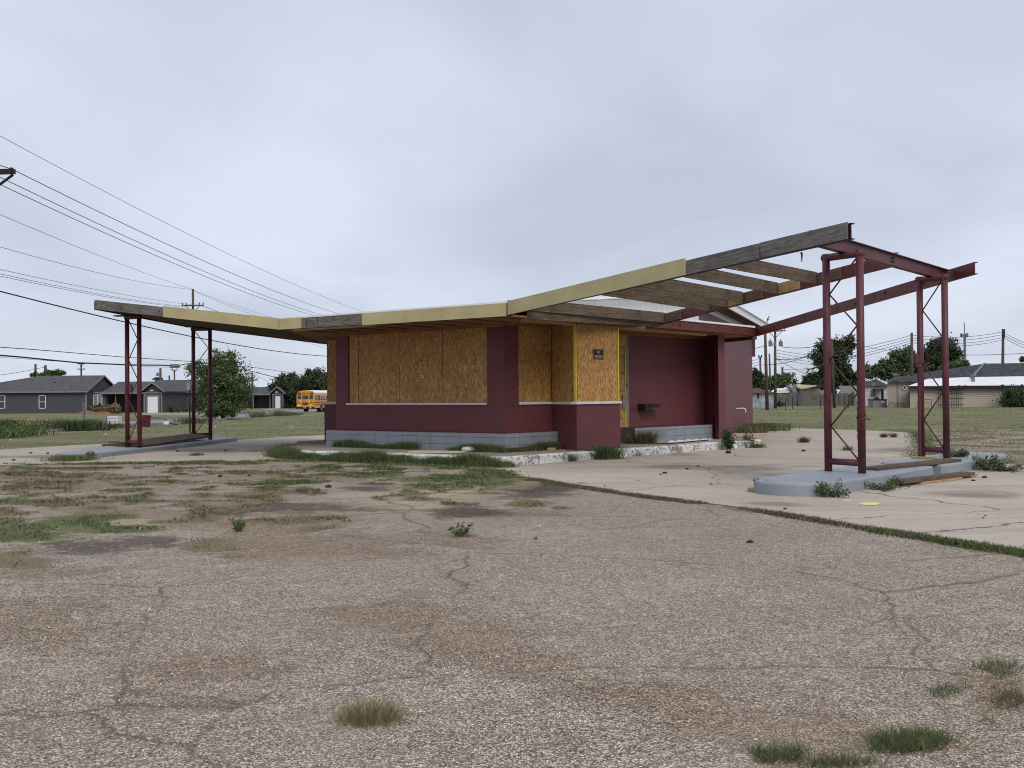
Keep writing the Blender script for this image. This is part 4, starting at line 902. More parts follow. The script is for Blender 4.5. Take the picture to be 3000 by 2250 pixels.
# no trespassing sign on the bay
sg = root('no_trespassing_sign', (2., 23.7, 1.9), 'black and faded red NO TRESPASSING sign fixed to the plywood of the bay', 'sign')
mw, L = frame(C3, C4); xs_ = tA(1756, C3, C4); cz = CH+ray(1756, 1038)[2]*(C3[1]+(C4[1]-C3[1])*xs_/L)/ray(1756, 1038)[1]
xw = tA(1771.5, C3, C4)-tA(1740.5, C3, C4); q = mw @ Matrix.Translation((xs_, .02, cz))
MB().box(-xw/2, xw/2, 0, .006, -.115, .115).build('sign_plate', 'sign_black', sg, q)
mb = MB(); w2 = xw/2-.012
for b in ((-w2, w2, .098, .103), (-w2, w2, -.103, -.098), (-w2, -w2+.005, -.103, .103), (w2-.005, w2, -.103, .103)): mb.box(b[0], b[1], -.002, 0, b[2], b[3])
mb.build('sign_border', 'trim_grey', sg, q)
qt = q @ Matrix.Rotation(math.pi/2, 4, 'X')
text_part('NO', .10, qt @ Matrix.Translation((0, .045, .003)), 'sign_red', sg, 'lettering', .001, .75)
text_part('TRESPASSING', .085, qt @ Matrix.Translation((0, -.052, .003)), 'sign_red', sg, 'lettering', .001, .56)
# two faded yellow paint marks on the apron, tiny debris
def blob(cx, cy, rx, ry, seed, z=.0):
    r2 = random.Random(seed); return [gp(cx+rx*math.cos(t)*(1+r2.uniform(-.1, .1)), cy+ry*math.sin(t)*(1+r2.uniform(-.1, .1))) for t in np.linspace(0, 2*math.pi, 17)[:-1]]
for k, (cx, cy, rx, ry, mt, lb) in enumerate(((2549, 1478, 29, 4.5, 'paint_yellow', 'oval splash of faded yellow paint on the concrete before the near right island'), (2480, 1468, 16, 1.6, 'white_chalk', 'faint cream paint scrape on the concrete left of the yellow splash'),
        (1500, 1378, 11, 1.6, 'white_chalk', 'thin pale yellow paint scrape on the concrete below the kerb corner'))):
    o = MB().add([(p.x, p.y, .0105) for p in blob(cx, cy, rx, ry, k)], [tuple(range(16))]).build('paint_mark', mt); tag(o, lb, 'paint mark')
def clod(px_, py_, s, h=.01, seed=0, mat='clod'):
    r2 = random.Random(seed*7+3); p = gp(px_, py_); mb = MB(); n = 7
    for ring, (rr_, zz) in enumerate(((1, 0), (.9, .45), (.5, .8))):
        for k in range(n): t = 2*math.pi*k/n; e_ = r2.uniform(.7, 1.2); mb.v.append((p.x+math.cos(t)*s*rr_*e_, p.y+math.sin(t)*s*.8*rr_*e_, h-.01+zz*s*r2.uniform(.8, 1.1)))
    for ring in range(2):
        for k in range(n): a = ring*n+k; b = ring*n+(k+1) % n; mb.f.append((a, b, b+n, a+n))
    mb.f.append(tuple(range(2*n, 3*n))); return mb.build('clod', mat)
CL_ = [(26, 1392, .06), (58, 1392, .05), (40, 1350, .05), (520, 1324, .05), (2133, 1329, .09), (2045, 1367, .04), (2013, 1376, .04), (1948, 1388, .05), (1935, 1392, .03), (2355, 1323, .06), (2885, 1401, .05), (2851, 1410, .04), (2300, 1493, .03), (2886, 1513, .02),
       (645, 1397, .05), (730, 1395, .035), (962, 1428, .05), (934, 1436, .03), (2197, 1590, .035), (1570, 1580, .02), (2430, 1302, .05), (2880, 1520, .02), (1772, 1424, .02), (2083, 1420, .03), (1870, 1410, .02), (660, 1322, .05), (350, 1319, .05), (90, 1329, .05), (140, 1330, .05), (180, 1336, .04)]
names = ['by the road side of the apron', 'near the left island']
PL = {}
for k, (a, b, s) in enumerate(CL_):
    o = clod(a, b, s, .01, k)
    tag(o, 'small dark clod of dirt lying loose on the concrete or gravel', 'clod', 'scattered dark clods on the paved ground')
clw = [(412, 1548, .018), (848, 1676, .012), (1582, 1540, .018), (1457, 1923, .011), (1960, 1850, .01)]
for k, (a, b, s) in enumerate(clw): tag(clod(a, b, s, .006, 50+k, 'white_chalk'), 'pale stone chip lying loose on the gravel lot', 'stone', 'pale chips on the gravel lot')
# crumpled white sheet and black strip on the walkway under the recessed bench
mb = MB(); n = 14
for k in range(n+1):
    p = gp(1960+ (2085-1960)*k/n, 1296-7.5*k/n, .2); 
    for j, (dy_, dz) in enumerate(((-.08, .0), (0, .05+.02*math.sin(k*2.3)), (.14, .03+.015*math.cos(k*1.7)), (.2, 0))): mb.v.append((p.x+dy_*.5, p.y+dy_, .192+dz))
for k in range(n):
    for j in range(3): a = k*4+j; mb.f.append((a, a+4, a+5, a+1))
thing(mb, 'plastic_sheet', 'plastic', 'crumpled pale plastic sheet lying along the foot of the recessed bench', 'plastic sheet')
thing(MB().tube([tuple(gp(1922, 1300, .2)), tuple(gp(1960, 1300, .2)), tuple(gp(2010, 1295, .2)), tuple(gp(2075, 1289.5, .2))], .018, 6), 'black_strip', 'black', 'black rubber strip lying on the walkway before the recessed bench', 'strip')

# ------------------------------------------------------------------ grass and weeds
rs = np.random.RandomState(5)
def ell_points(lst, dens, cap, cond=None, fall=1.):
    out = []
    for cx, cy, rx, ry in lst:
        a = gp(cx-rx, cy); b = gp(cx+rx, cy); c = gp(cx, cy-ry); d = gp(cx, cy+ry); area = (b-a).length*(c-d).length
        n = int(min(cap, max(80, area*dens)))*3; u = rs.uniform(-2, 2, n); v = rs.uniform(-2, 2, n)
        X = (a.x+b.x)/2+u*(b-a).length/2; Y = (c.y+d.y)/2+v*abs(c.y-d.y)/2
        px, py = projv(X, Y, X*0); m = emask(px, py, [(cx, cy, rx, ry)], 1., (X, Y))
        keep = (m+fbm(X, Y, .35, 77)*1.7 > .5+.35*rs.rand(n))&(py > np.interp(px, [p[0] for p in FRONT], [p[1] for p in FRONT])-3)
        out.append(np.stack([X, Y, gz(X, Y)], 1)[keep])
    return np.concatenate(out)
def stuff(name, V, mat, label, cat='grass'):
    o = npmesh(name, V, 4 if cat == 'flowers' else 5, mat); return tag(o, label, cat, None, 'stuff')
P = ell_points(E_['green'], 1100, 9000); d_ = P[:, 1]; stuff('grass', blades(P, .02+.0008*d_, .002+.0003*d_, rs, 1.3), 'blade_green', 'short green grass growing through the old gravel lot')
P = ell_points(E_['brown'], 800, 7000); d_ = P[:, 1]; stuff('dry_grass', blades(P, .018+.0009*d_, .002+.0003*d_, rs, 1.4), 'blade_brown', 'low olive brown dry grass in patches across the gravel lot')
n = 160000; X = rs.uniform(-13, 8, n); Y = rs.uniform(8.5, 25, n); px, py = projv(X, Y, X*0); k_ = (py > np.interp(px, [p[0] for p in FRONT], [p[1] for p in FRONT])) & (px > -50)
X, Y, py = X[k_], Y[k_], py[k_]; cv_ = crackveg(X, Y); k_ = cv_+fbm(X, Y, .3, 70)*.5 > .42+.3*rs.rand(len(X)); X, Y, py, cv_ = X[k_], Y[k_], py[k_], cv_[k_]
g_k = rs.rand(len(X)) < np.clip((1440-py)/120, .05, .8)
stuff('crack_grass', blades(np.stack([X, Y, X*0], 1)[~g_k], .03, .006, rs, 1.3), 'blade_brown', 'thin dry weeds following the cracks of the old lot')
stuff('crack_grass', blades(np.stack([X, Y, X*0], 1)[g_k], .03, .006, rs, 1.3), 'blade_lawn', 'thin pale green grass following the cracks of the old lot')
def line_points(pts, n, wd, jitter=.0):
    P = [Vector((p[0], p[1])) for p in pts]; L = [0]
    for a, b in zip(P, P[1:]): L.append(L[-1]+(b-a).length)
    s = np.sort(rs.rand(n)*L[-1]); X = np.interp(s, L, [p.x for p in P]); Y = np.interp(s, L, [p.y for p in P])
    return X+rs.normal(size=n)*wd, Y+rs.normal(size=n)*wd, s
fl = [gp(*p) for p in [(1560, 1405), (1690, 1427), (1900, 1458), (2230, 1499), (2450, 1536), (2700, 1577)]]
X, Y, s = line_points(fl, 15000, .06); k_ = (fbm(X, Y, .7, 91)*5+np.sin(s*2.3)*.4+rs.rand(len(s))*1.4) > .45
stuff('edge_grass', blades(np.stack([X, Y, Y*0], 1)[k_], .038, .005, rs, 1.3), 'blade_brown', 'band of dry olive weeds along the edge between concrete and gravel')
X, Y, s = line_points([gp(*p) for p in [(2560, 1556), (2700, 1577), (3000, 1625), (3150, 1655)]], 9000, .07); k_ = (fbm(X, Y, .7, 92)*5+rs.rand(len(s))*1.6) > .3
stuff('edge_grass', blades(np.stack([X, Y, Y*0], 1)[k_], .045, .0045, rs, 1.), 'blade_green', 'green grass along the right end of the concrete edge')
X, Y, s = line_points([gp(*p) for p in [(-100, 1364), (0, 1362), (400, 1358), (800, 1351), (1100, 1358), (1350, 1368), (1480, 1387)]], 16000, .14); k_ = (fbm(X, Y, 1.5, 93)*6+rs.rand(len(s))*1.4) > .9
stuff('edge_grass', blades(np.stack([X, Y, Y*0], 1)[k_], .05, .007, rs, .9), 'blade_lawn', 'short green and dry grass along the left edge of the concrete apron')
# tall grass before the kerb, and before the bench
kg = [gp(826, 1337), gp(840, 1343), gp(900, 1348), gp(1100, 1355), gp(1300, 1363), gp(1440, 1368.5), gp(1490, 1369)]
X, Y, s = line_points(kg, 30000, .09); Y -= .05
hv = .17+.05*np.sin(s*2.1)+.03*np.sin(s*7); hv = hv*np.where(s > s.max()-.35, .55, 1)
stuff('tall_grass', blades(np.stack([X, Y, Y*0], 1), hv*1.1, .006, rs, .75), 'blade_green', 'tall dense green grass along the foot of the walkway kerb')
X, Y, s = line_points([gp(815, 1341), gp(828, 1331), gp(850, 1322)], 3500, .14); stuff('tall_grass', blades(np.stack([X, Y, Y*0+.02], 1), .2, .006, rs, .8), 'blade_green', 'tall grass clump at the left end of the walkway kerb')
def offl(pts, o_): return pts
bl = [(D0[0]+.3, D0[1]-.38), (D1[0]-.02, D1[1]-.13), (D2[0]+.02, D2[1]-.1)]
X, Y, s = line_points(bl, 13000, .05); 
mask = (np.sin(s*1.25+.6)+.5*np.sin(s*3.1)+rs.rand(len(s))*1.2) > -.15; mask &= ~((s > 2.75) & (s < 3.45))
stuff('tall_grass', blades(np.stack([X, Y, Y*0+.19], 1)[mask], .15+.05*np.sin(s[mask]*3), .005, rs, .8), 'blade_green', 'green grass growing along the foot of the L-shaped block bench')
def weed(px_, py_, h, w_, n, mat, label, base=0., name='weed', leaf=.022, blade=False, Pz=None, up=1.):
    p = gp(px_, py_, base) if Pz is None else Vector(Pz)
    if blade:
        Q = np.stack([p.x+rs.normal(size=n)*w_*.45, p.y+rs.normal(size=n)*w_*.35, np.full(n, p.z)], 1); V = blades(Q, h, leaf, rs, 1.0, up)
        return tag(npmesh(name, V, 5, mat), label, 'weed')
    o = root(name, tuple(p), label, 'weed'); ns = max(4, n//60); Q = []; mb = MB()
    for k in range(ns):
        t = rs.rand()*2*np.pi; l = w_*(.3+.7*rs.rand()); tip = np.array([p.x+math.cos(t)*l, p.y+math.sin(t)*l, p.z+h*(.35+.65*rs.rand())]); mid = (np.array(p)+tip)/2+np.array([0, 0, h*.12])
        mb.tube([tuple(p), tuple(mid), tuple(tip)], [.006, .004, .002], 4)
        m_ = n//ns; u = .2+.85*rs.rand(m_, 1); base_ = np.array(p)*(1-u)**2+2*u*(1-u)*mid+u*u*tip; Q.append(base_+rs.normal(size=(m_, 3))*leaf*1.3)
    mb.build('stem', mat, o); l_ = npmesh('foliage', leaves(np.concatenate(Q), leaf, rs), 4, mat); setp(l_, o); return o
weed(2135, 1318, .52, .26, 900, 'leaf_dark', 'leafy dark green weed standing against the white kerb by the pillar', leaf=.035)
weed(2192, 1312, .4, .2, 300, 'leaf_dark', 'smaller thin-leaved green weed near the right end of the white kerb', leaf=.028)
weed(2170, 1313, .26, .16, 260, 'blade_brown', 'grey green grass tuft between the two leafy weeds at the kerb', blade=True, leaf=.005)
weed(2215, 1312, .12, .25, 500, 'blade_green', 'low grass tuft at the very end of the white kerb', blade=True, leaf=.006)
weed(1768, 1345, .32, .36, 1500, 'blade_green', 'green grass clump at the kerb foot below the bay corner', blade=True, leaf=.006)
weed(1662, 1352, .2, .2, 500, 'blade_green', 'small weed at the kerb foot left of the bay corner clump', blade=True, leaf=.005)
weed(1840, 1336, .13, .35, 600, 'blade_lawn', 'low pale grass tuft at the kerb foot right of the bay', blade=True, leaf=.006)
weed(1885, 1300, .33, .3, 900, 'blade_brown', 'grey green grass clump on the walkway at the left end of the recessed bench', .19, blade=True, leaf=.006)
weed(2440, 1457, .2, .3, 900, 'leaf_olive', 'sprawling olive weed at the front foot of the near right island', leaf=.018)
weed(2252, 1446, .2, .2, 350, 'leaf_olive', 'thin dry weed at the rounded left end of the near right island')
weed(2590, 1437, .12, .42, 800, 'leaf_olive', 'low green weed along the front side of the near right island', leaf=.018)
weed(2640, 1425, .12, .2, 300, 'leaf', 'small green weed under the end of the wide loose plank')
weed(2890, 1378, .3, .45, 1500, 'leaf', 'large sprawling green weed at the outer end of the far right island', leaf=.02)
weed(2940, 1381, .12, .5, 800, 'leaf_olive', 'low trailing weed to the right of the far island')
weed(2805, 1338, .14, .5, 900, 'leaf', 'green weeds on top of the far right island beside the steel post', HIR)
weed(1350, 1572, .14, .16, 420, 'leaf_olive', 'small sprawling olive weed in the middle of the gravel lot', leaf=.012)
weed(700, 1558, .15, .12, 260, 'leaf', 'small bright green weed standing among brown dirt on the lot', leaf=.016)
weed(1085, 2112, .085, .15, 1300, 'blade_straw', 'dry straw grass tuft in the foreground gravel', blade=True, leaf=.0013)
weed(2355, 1297, .18, .14, 300, 'blade_brown', 'grey tuft of grass in the apron joint right of the kerb end', blade=True, leaf=.006)
weed(2482, 1320, .12, .14, 200, 'blade_brown', 'small dry tuft on the concrete beside the near right frame post', blade=True, leaf=.005)
weed(2590, 1282, .16, .1, 200, 'blade_brown', 'small tuft on the concrete left of the grassy strip by the far right frame', blade=True, leaf=.006)
weed(2618, 1282, .15, .1, 200, 'blade_brown', 'slightly larger tuft nearest the grassy strip by the far right frame', blade=True, leaf=.006)
weed(575, 1335, .08, .18, 250, 'blade_brown', 'small flattened dry tuft on the concrete between left island and walkway', blade=True, leaf=.006)
weed(205, 1350, .14, .5, 1100, 'blade_lawn', 'grass tuft at the rounded end of the left island', blade=True, leaf=.008)
weed(262, 1347, .2, .22, 400, 'leaf_olive', 'thin weed in front of the rounded end of the left island')
weed(2210, 1262, .28, 1.1, 3500, 'blade_lawn', 'tall grass growing along the foot of the rear maroon wall', blade=True, leaf=.012)
weed(2180, 1268, .22, .8, 1800, 'blade_lawn', 'short dry grass in front of the rear maroon wall beside the pillar', blade=True, leaf=.01)
weed(2240, 1252, .2, .9, 1500, 'blade_lawn', 'low grass at the far corner of the rear maroon wall', blade=True, leaf=.012)
# bottom right foreground grass
X = rs.uniform(.95, 2.25, 14000); Y = 3.9+rs.rand(14000)*.6; px, py = projv(X, Y, X*0); m_ = emask(px, py, [(2290, 2222, 150, 24), (2660, 2195, 130, 36), (2480, 2245, 150, 14)], 1., (X, Y)); k_ = m_+fbm(X, Y, .2, 9)*1.2 > .3+.35*rs.rand(14000)
stuff('grass', blades(np.stack([X, Y, Y*0], 1)[k_], .055, .0014, rs, 1.2), 'blade_green', 'green grass tufts in the bottom right foreground')
for (cx, cy, rx, ry) in ((2956, 1955, 70, 30), (2766, 2034, 48, 14), (2650, 2190, 120, 32)):
    P = ell_points([(cx, cy, rx, ry)], 9000, 5000); stuff('grass', blades(P, .05, .0014, rs, 1.), 'blade_green', {2956: 'green grass at the right edge of the foreground lot', 2766: 'small grass tuft left of the right-edge grass in the foreground', 2650: 'grass tuft at the bottom of the lot near its right corner'}[cx])
P = ell_points([(2970, 2070, 60, 40), (2900, 2120, 50, 20)], 9000, 4000); stuff('dry_grass', blades(P, .045, .0014, rs, 1.1), 'blade_brown', 'dry brown grass at the right edge of the foreground lot')
# lawn: scattered longer blades far out
n = 60000; Y = 30+rs.rand(n)**1.4*70; X = (rs.rand(n)*1.16-.58)*Y
px, py = projv(X, Y, gz(X, Y)); fr_y = np.interp(px, [p[0] for p in FRONT], [p[1] for p in FRONT])
ap_b = np.interp(px, [-500, 0, 316, 703, 949, 1000, 2180, 2234, 2672, 2690, 3000], [1335, 1318, 1300, 1289, 1275, 1200, 1200, 1252, 1262, 1262, 1262])
k_ = (py < ap_b-1) & ~((X < -19) & (X > -28.6)) & (np.sin(X*.8+np.sin(Y*.5)*2)*np.sin(Y*.55)+rs.rand(n) > .2) & ~((X > -6) & (X < 11) & (Y < 46))
stuff('lawn_grass', blades(np.stack([X, Y, gz(X, Y)], 1)[k_], .03+.0004*Y[k_], .006+.0001*Y[k_], rs, 1.2), 'blade_lawn', 'thin mown grass on the open lots beyond the concrete')
n = 9000; X = rs.uniform(8, 24, n); Y = rs.uniform(22, 40, n); px, py = projv(X, Y, X*0)
k_ = (py > 1262) & (py < 1352) & (px > 2650) & (np.sin(X*1.3+np.sin(Y*.7)*2)*np.cos(Y*.9)+rs.rand(n)*.8 > .45)
stuff('dry_grass', blades(np.stack([X, Y, X*0], 1)[k_], .07, .01, rs, 1.2), 'blade_brown', 'patchy dry grass in the gravel behind the right islands')
n = 2600; X, Y, s = line_points([gp(2684, 1340), gp(2700, 1318), gp(2690, 1290), gp(2680, 1266)], n, .16)
stuff('edge_grass', blades(np.stack([X, Y, X*0], 1), .05, .007, rs, 1.4), 'blade_lawn', 'green grass strip beside the far end of the concrete behind the right islands')
def tallweed(px_, py_, hgt, wid, n, mat, label, name='roadside_weed'):
    hgt *= .6; n = int(n*.6)
    p = gp(px_, py_, gzf(gp(px_, py_).x, gp(px_, py_).y)); m_ = n
    X = p.x+rs.normal(size=m_)*wid*.4; Y = p.y+rs.normal(size=m_)*.5; V1 = blades(np.stack([X, Y, X*0+p.z], 1), hgt, .02, rs, .7)
    Q = np.stack([p.x+rs.normal(size=m_*2)*wid*.4, p.y+rs.normal(size=m_*2)*.5, p.z+hgt*rs.rand(m_*2)**.8*.8], 1)
    L4 = leaves(Q, .05, rs).reshape(-1, 4, 3); L5 = np.concatenate([L4, (L4[:, :1]+L4[:, 3:])/2], 1).reshape(-1, 3)
    return tag(npmesh(name, np.concatenate([V1, L5]), 5, mat), label, 'weeds', 'tall weeds beside the road')
for a in ((165, 1262, .95, 2.0, 900, 'leaf_olive', 'tall feathery weeds by the road left of the split post'), (215, 1262, .8, 1.8, 900, 'leaf_dark', 'tall green weeds by the road right below the split post'), (262, 1260, .85, .8, 700, 'leaf', 'round green weed by the road right of the split post'),
          (20, 1258, .9, 1.3, 700, 'leaf_dark', 'tall dark weeds at the left edge of the picture beyond the road'), (60, 1275, .7, 1.4, 800, 'leaf', 'green weeds by the near road kerb at the left edge'), (10, 1283, .6, 1.2, 600, 'leaf', 'lower green weeds at the far left edge by the near kerb'), (758, 1222, .8, 1.0, 350, 'leaf_olive', 'olive weeds by the road right of the big bush'),
          (820, 1219, .9, 1.0, 350, 'leaf_olive', 'spindly weeds by the road left of the bus'), (855, 1217, .6, 1.2, 300, 'leaf_olive', 'low weeds by the road just below the bus'), (340, 1254, .45, .7, 250, 'leaf_olive', 'small weeds at the foot of the white crate by the road'),
          (560, 1240, .6, 1.4, 500, 'leaf', 'green weeds by the road left of the big bush')): tallweed(*a)
p = gp(75, 1268); Q = np.stack([p.x+rs.normal(size=160)*.6, p.y+rs.normal(size=160)*.3, .35+rs.rand(160)*.3], 1); stuff('flowers', leaves(Q, .03, rs), 'flower', 'small yellow flowers in the weeds at the left edge', 'flowers')

# loose pebbles in the foreground
n = 9000; Y = 3.7+rs.rand(n)**1.5*8; X = (rs.rand(n)*1.06-.53)*Y; r_ = (.0025+.0045*rs.rand(n)**2)[:, None]; C3_ = np.stack([X, Y, X*0+.002], 1)
an = rs.rand(n)*6.28; ux = np.stack([np.cos(an), np.sin(an), an*0], 1)*r_*1.3; uy = np.stack([-np.sin(an), np.cos(an), an*0], 1)*r_; uz = np.array([0, 0, 1.])*r_*.9
f4 = []
for a_, b_2 in ((ux, uy), (uy, -ux), (-ux, -uy), (-uy, ux)): f4.append(np.stack([C3_+a_, C3_+b_2, C3_+uz+b_2*.35, C3_+uz+a_*.35], 1))
V = np.stack(f4+[np.stack([C3_+uz+ux*.35, C3_+uz+uy*.35, C3_+uz-ux*.35, C3_+uz-uy*.35], 1)], 1).reshape(-1, 3)
o = npmesh('pebbles', V, 4, 'pebble'); tag(o, 'loose pale and dark pebbles scattered over the foreground lot', 'pebbles', None, 'stuff')
# ------------------------------------------------------------------ trees and bushes
def tree(name, label, base, blobs, n, leaf, mat, trunk_r=.15, limbs=5, cat='tree', group=None, clumps=20, spread=.23, seed=1, bare=0):
    """base=(x,y,z); blobs = list of (x,y,z,rx,ry,rz) absolute ellipsoids"""
    r2 = np.random.RandomState(seed); o = root(name, base, label, cat, group); wv = np.array([b[3]*b[4]*b[5] for b in blobs]); wv = wv/wv.sum(); Q = []; cents = []
    for b, wgt in zip(blobs, wv):
        m_ = max(5, int(clumps*len(blobs)*wgt))
        for k in range(m_):
            d = r2.normal(size=3); d /= np.linalg.norm(d); rr_ = r2.rand()**.4; c = np.array(b[:3])+d*np.array(b[3:])*rr_*.95; cents.append(c)
            nn = int(n*wgt/m_*(.5+r2.rand())); sp = spread*min(b[3], b[5])*(.6+.8*r2.rand()); Q.append(c+r2.normal(size=(nn, 3))*np.array([sp, sp, sp*.75]))
        nn = int(n*wgt*.18); d = r2.normal(size=(nn, 3)); d /= np.linalg.norm(d, axis=1)[:, None]; Q.append(np.array(b[:3])+d*np.array(b[3:])*(r2.rand(nn, 1)**.5)*1.02)
    Q = np.concatenate(Q); Q = Q[Q[:, 2] > base[2]+.05]
    l = npmesh('crown', leaves(Q, leaf, r2), 4, mat); setp(l, o)
    bz = Vector(base); top = Vector(blobs[0][:3]); mb = MB(); fork = bz.lerp(top, .45)+Vector((r2.normal()*.2, 0, 0))
    mb.tube([tuple(bz-Vector((0, 0, .1))), tuple(bz.lerp(fork, .5)+Vector((.05, 0, 0))), tuple(fork)], [trunk_r*1.25, trunk_r, trunk_r*.8], 9)
    idx = r2.choice(len(cents), min(limbs, len(cents)), replace=False)
    for k in idx:
        c = Vector(cents[k]); md = fork.lerp(c, .5)+Vector((0, 0, .15)); mb.tube([tuple(fork), tuple(md), tuple(c)], [trunk_r*.6, trunk_r*.32, trunk_r*.1], 6)
    mb.build('trunk', 'bark', o, None, True); return o
def blob_px(cx, cy, rx, ry, Z, dz=None):
    c = at(cx, cy, Z); s = Z/F; return (c.x, Z, c.z, rx*s, (dz or max(rx, ry)*s*.8), ry*s)
def tree_px(name, label, bx, by_z, Z, bl, n, leaf, mat, **k):
    b = at(bx, 1170, Z); return tree(name, label, (b.x, Z, by_z), [blob_px(*q, Z) for q in bl], n, leaf, mat, **k)
tree_px('roadside_tree', 'big loose-leaved green tree-like bush between the left canopy frame and the bus', 652, gzf(-21, 77), 77, [(655, 1120, 62, 75), (650, 1196, 88, 28), (600, 1110, 52, 55), (700, 1130, 45, 60), (640, 1180, 75, 42), (690, 1062, 30, 32), (575, 1082, 34, 26), (650, 1060, 40, 40)], 21000, .095, 'leaf', trunk_r=.12, limbs=16, clumps=26, spread=.22, seed=3)
tg = 'trees behind the school bus'
tree_px('background_tree', 'dark rounded tree behind the roof of the bus', 925, -.3, 165, [(925, 1115, 48, 34), (950, 1140, 40, 45), (890, 1135, 40, 34)], 9000, .22, 'leaf_dark', trunk_r=.3, limbs=8, group=tg, clumps=22, seed=4)
tree_px('background_tree', 'dark spreading tree left of the bus behind the small gabled house', 850, -.3, 172, [(850, 1125, 42, 30), (820, 1140, 34, 24), (870, 1150, 44, 36)], 8000, .22, 'leaf_dark', trunk_r=.3, limbs=8, group=tg, clumps=22, seed=5)
tree_px('background_tree', 'dark tree behind the bus at the edge of the plywood', 985, -.3, 160, [(985, 1125, 40, 30), (970, 1155, 40, 34)], 5000, .22, 'leaf_dark', trunk_r=.3, limbs=6, group=tg, clumps=22, seed=6)
tree_px('background_tree', 'distant low dark tree beside the gabled house with the white garage door', 800, -.3, 185, [(800, 1143, 28, 16), (780, 1150, 16, 8)], 3000, .2, 'leaf_dark', trunk_r=.2, limbs=4, group=tg, clumps=16, seed=16)
tree_px('background_tree', 'leafy tree top showing over the ridge of the long grey house', 135, -.2, 150, [(150, 1096, 30, 11), (105, 1099, 18, 8), (172, 1090, 16, 8)], 2600, .22, 'leaf', trunk_r=.2, limbs=5, seed=7, clumps=14)
tree_px('background_tree', 'small dark bush top over the roof right of the left canopy frames', 462, -.2, 158, [(462, 1111, 16, 5)], 500, .2, 'leaf_dark', trunk_r=.15, limbs=3, seed=8, clumps=8)
tree_px('shrub', 'low dark shrubs along the wall of the grey house right of its garage', 510, gzf(-44, 126), 126, [(500, 1199, 22, 8), (530, 1202, 28, 6)], 900, .12, 'leaf_dark', trunk_r=.05, limbs=3, cat='shrub', seed=9, clumps=8)
tree_px('shrub', 'dark shrub at the foot of the gabled house near the bus', 836, -.3, 168, [(838, 1193, 12, 6)], 400, .14, 'leaf_dark', trunk_r=.05, limbs=3, cat='shrub', seed=19, clumps=6)
rg = 'trees beyond the lots on the right'
tree_px('background_tree', 'big dark evergreen tree seen between the posts of the near right frame', 2455, 0, 125, [(2410, 1040, 34, 38), (2440, 1030, 42, 44), (2478, 1008, 26, 28), (2450, 1090, 50, 34), (2430, 1130, 40, 20), (2500, 1120, 36, 26)], 14000, .2, 'leaf_dark', trunk_r=.35, limbs=14, group=rg, seed=10, clumps=20, spread=.22)
tree_px('background_tree', 'dark low green tree left of the near right frame above the pale roofs', 2385, 0, 135, [(2385, 1112, 28, 22), (2360, 1122, 14, 10)], 3500, .2, 'leaf_dark', trunk_r=.2, limbs=6, group=rg, seed=11)
tree_px('background_tree', 'open branching green tree between the two right frames', 2640, 0, 120, [(2640, 1048, 40, 32), (2600, 1070, 36, 20), (2560, 1090, 44, 22), (2680, 1080, 34, 28), (2620, 1098, 60, 16)], 9000, .17, 'leaf', trunk_r=.28, limbs=26, group=rg, seed=12, clumps=20, spread=.2)
tree_px('background_tree', 'tall dark tree behind the right frame post beside the antenna mast', 2765, 0, 122, [(2765, 1018, 44, 32), (2740, 1050, 40, 34), (2790, 1050, 30, 36), (2720, 1082, 46, 24)], 11000, .18, 'leaf_dark', trunk_r=.3, limbs=14, group=rg, seed=13, clumps=22)
tree_px('background_tree', 'rounded dark green treetop over the black roof near the mast', 2810, 0, 118, [(2812, 1068, 30, 14), (2780, 1074, 30, 12)], 3000, .16, 'leaf', trunk_r=.2, limbs=5, group=rg, seed=14)
tree_px('background_tree', 'dark thin tree behind the tin shed at the corner of the maroon wall', 2218, 0, 118, [(2216, 1115, 22, 32), (2230, 1130, 26, 18), (2210, 1090, 10, 16)], 4000, .16, 'leaf_dark', trunk_r=.2, limbs=14, group=rg, seed=15)
tree_px('background_tree', 'low olive trees behind the two tall utility poles', 2280, 0, 140, [(2280, 1118, 40, 20), (2300, 1112, 22, 18), (2262, 1128, 34, 18), (2328, 1118, 12, 14), (2340, 1128, 12, 8)], 6000, .18, 'leaf', trunk_r=.2, limbs=8, group=rg, seed=17)
tree_px('background_tree', 'small piece of tree at the right edge above the black roof', 2995, 0, 140, [(2998, 1053, 14, 8)], 500, .16, 'leaf', trunk_r=.15, limbs=3, group=rg, seed=18)
tree_px('juniper_bush', 'dense dark evergreen bush in front of the beige wall at the right edge', 2972, 0, 95.5, [(2968, 1170, 34, 30), (2990, 1178, 30, 22), (2955, 1152, 16, 16), (2985, 1148, 12, 12)], 7000, .10, 'leaf_dark', trunk_r=.12, limbs=10, cat='bush', seed=20, clumps=24)
tree_px('fallen_branch_tree', 'bare pale cut tree trunks standing behind the wooden fence', 2330, 0, 119, [(2330, 1128, 5, 3)], 30, .08, 'leaf', trunk_r=.25, limbs=2, seed=21, cat='tree')
o = root('dead_tree_trunk', tuple(at(2322, 1170, 118.5))[:2]+(0,), 'pale bare forked tree trunk leaning above the wooden fence', 'tree trunk')
MB().tube([at(2328, 1155, 118.5), at(2322, 1142, 118.5), at(2304, 1130, 118.5)], [.3, .26, .14], 8).build('trunk', 'trim_grey', o); MB().tube([at(2332, 1155, 118.5), at(2326, 1140, 118.5), at(2328, 1126, 118.5)], [.26, .22, .12], 8).build('limb', 'trim_grey', o)
MB().tube([at(2336, 1153, 118.4), at(2340, 1142, 118.4), at(2344, 1138, 118.4)], [.2, .16, .1], 8).build('limb', 'bark', o)
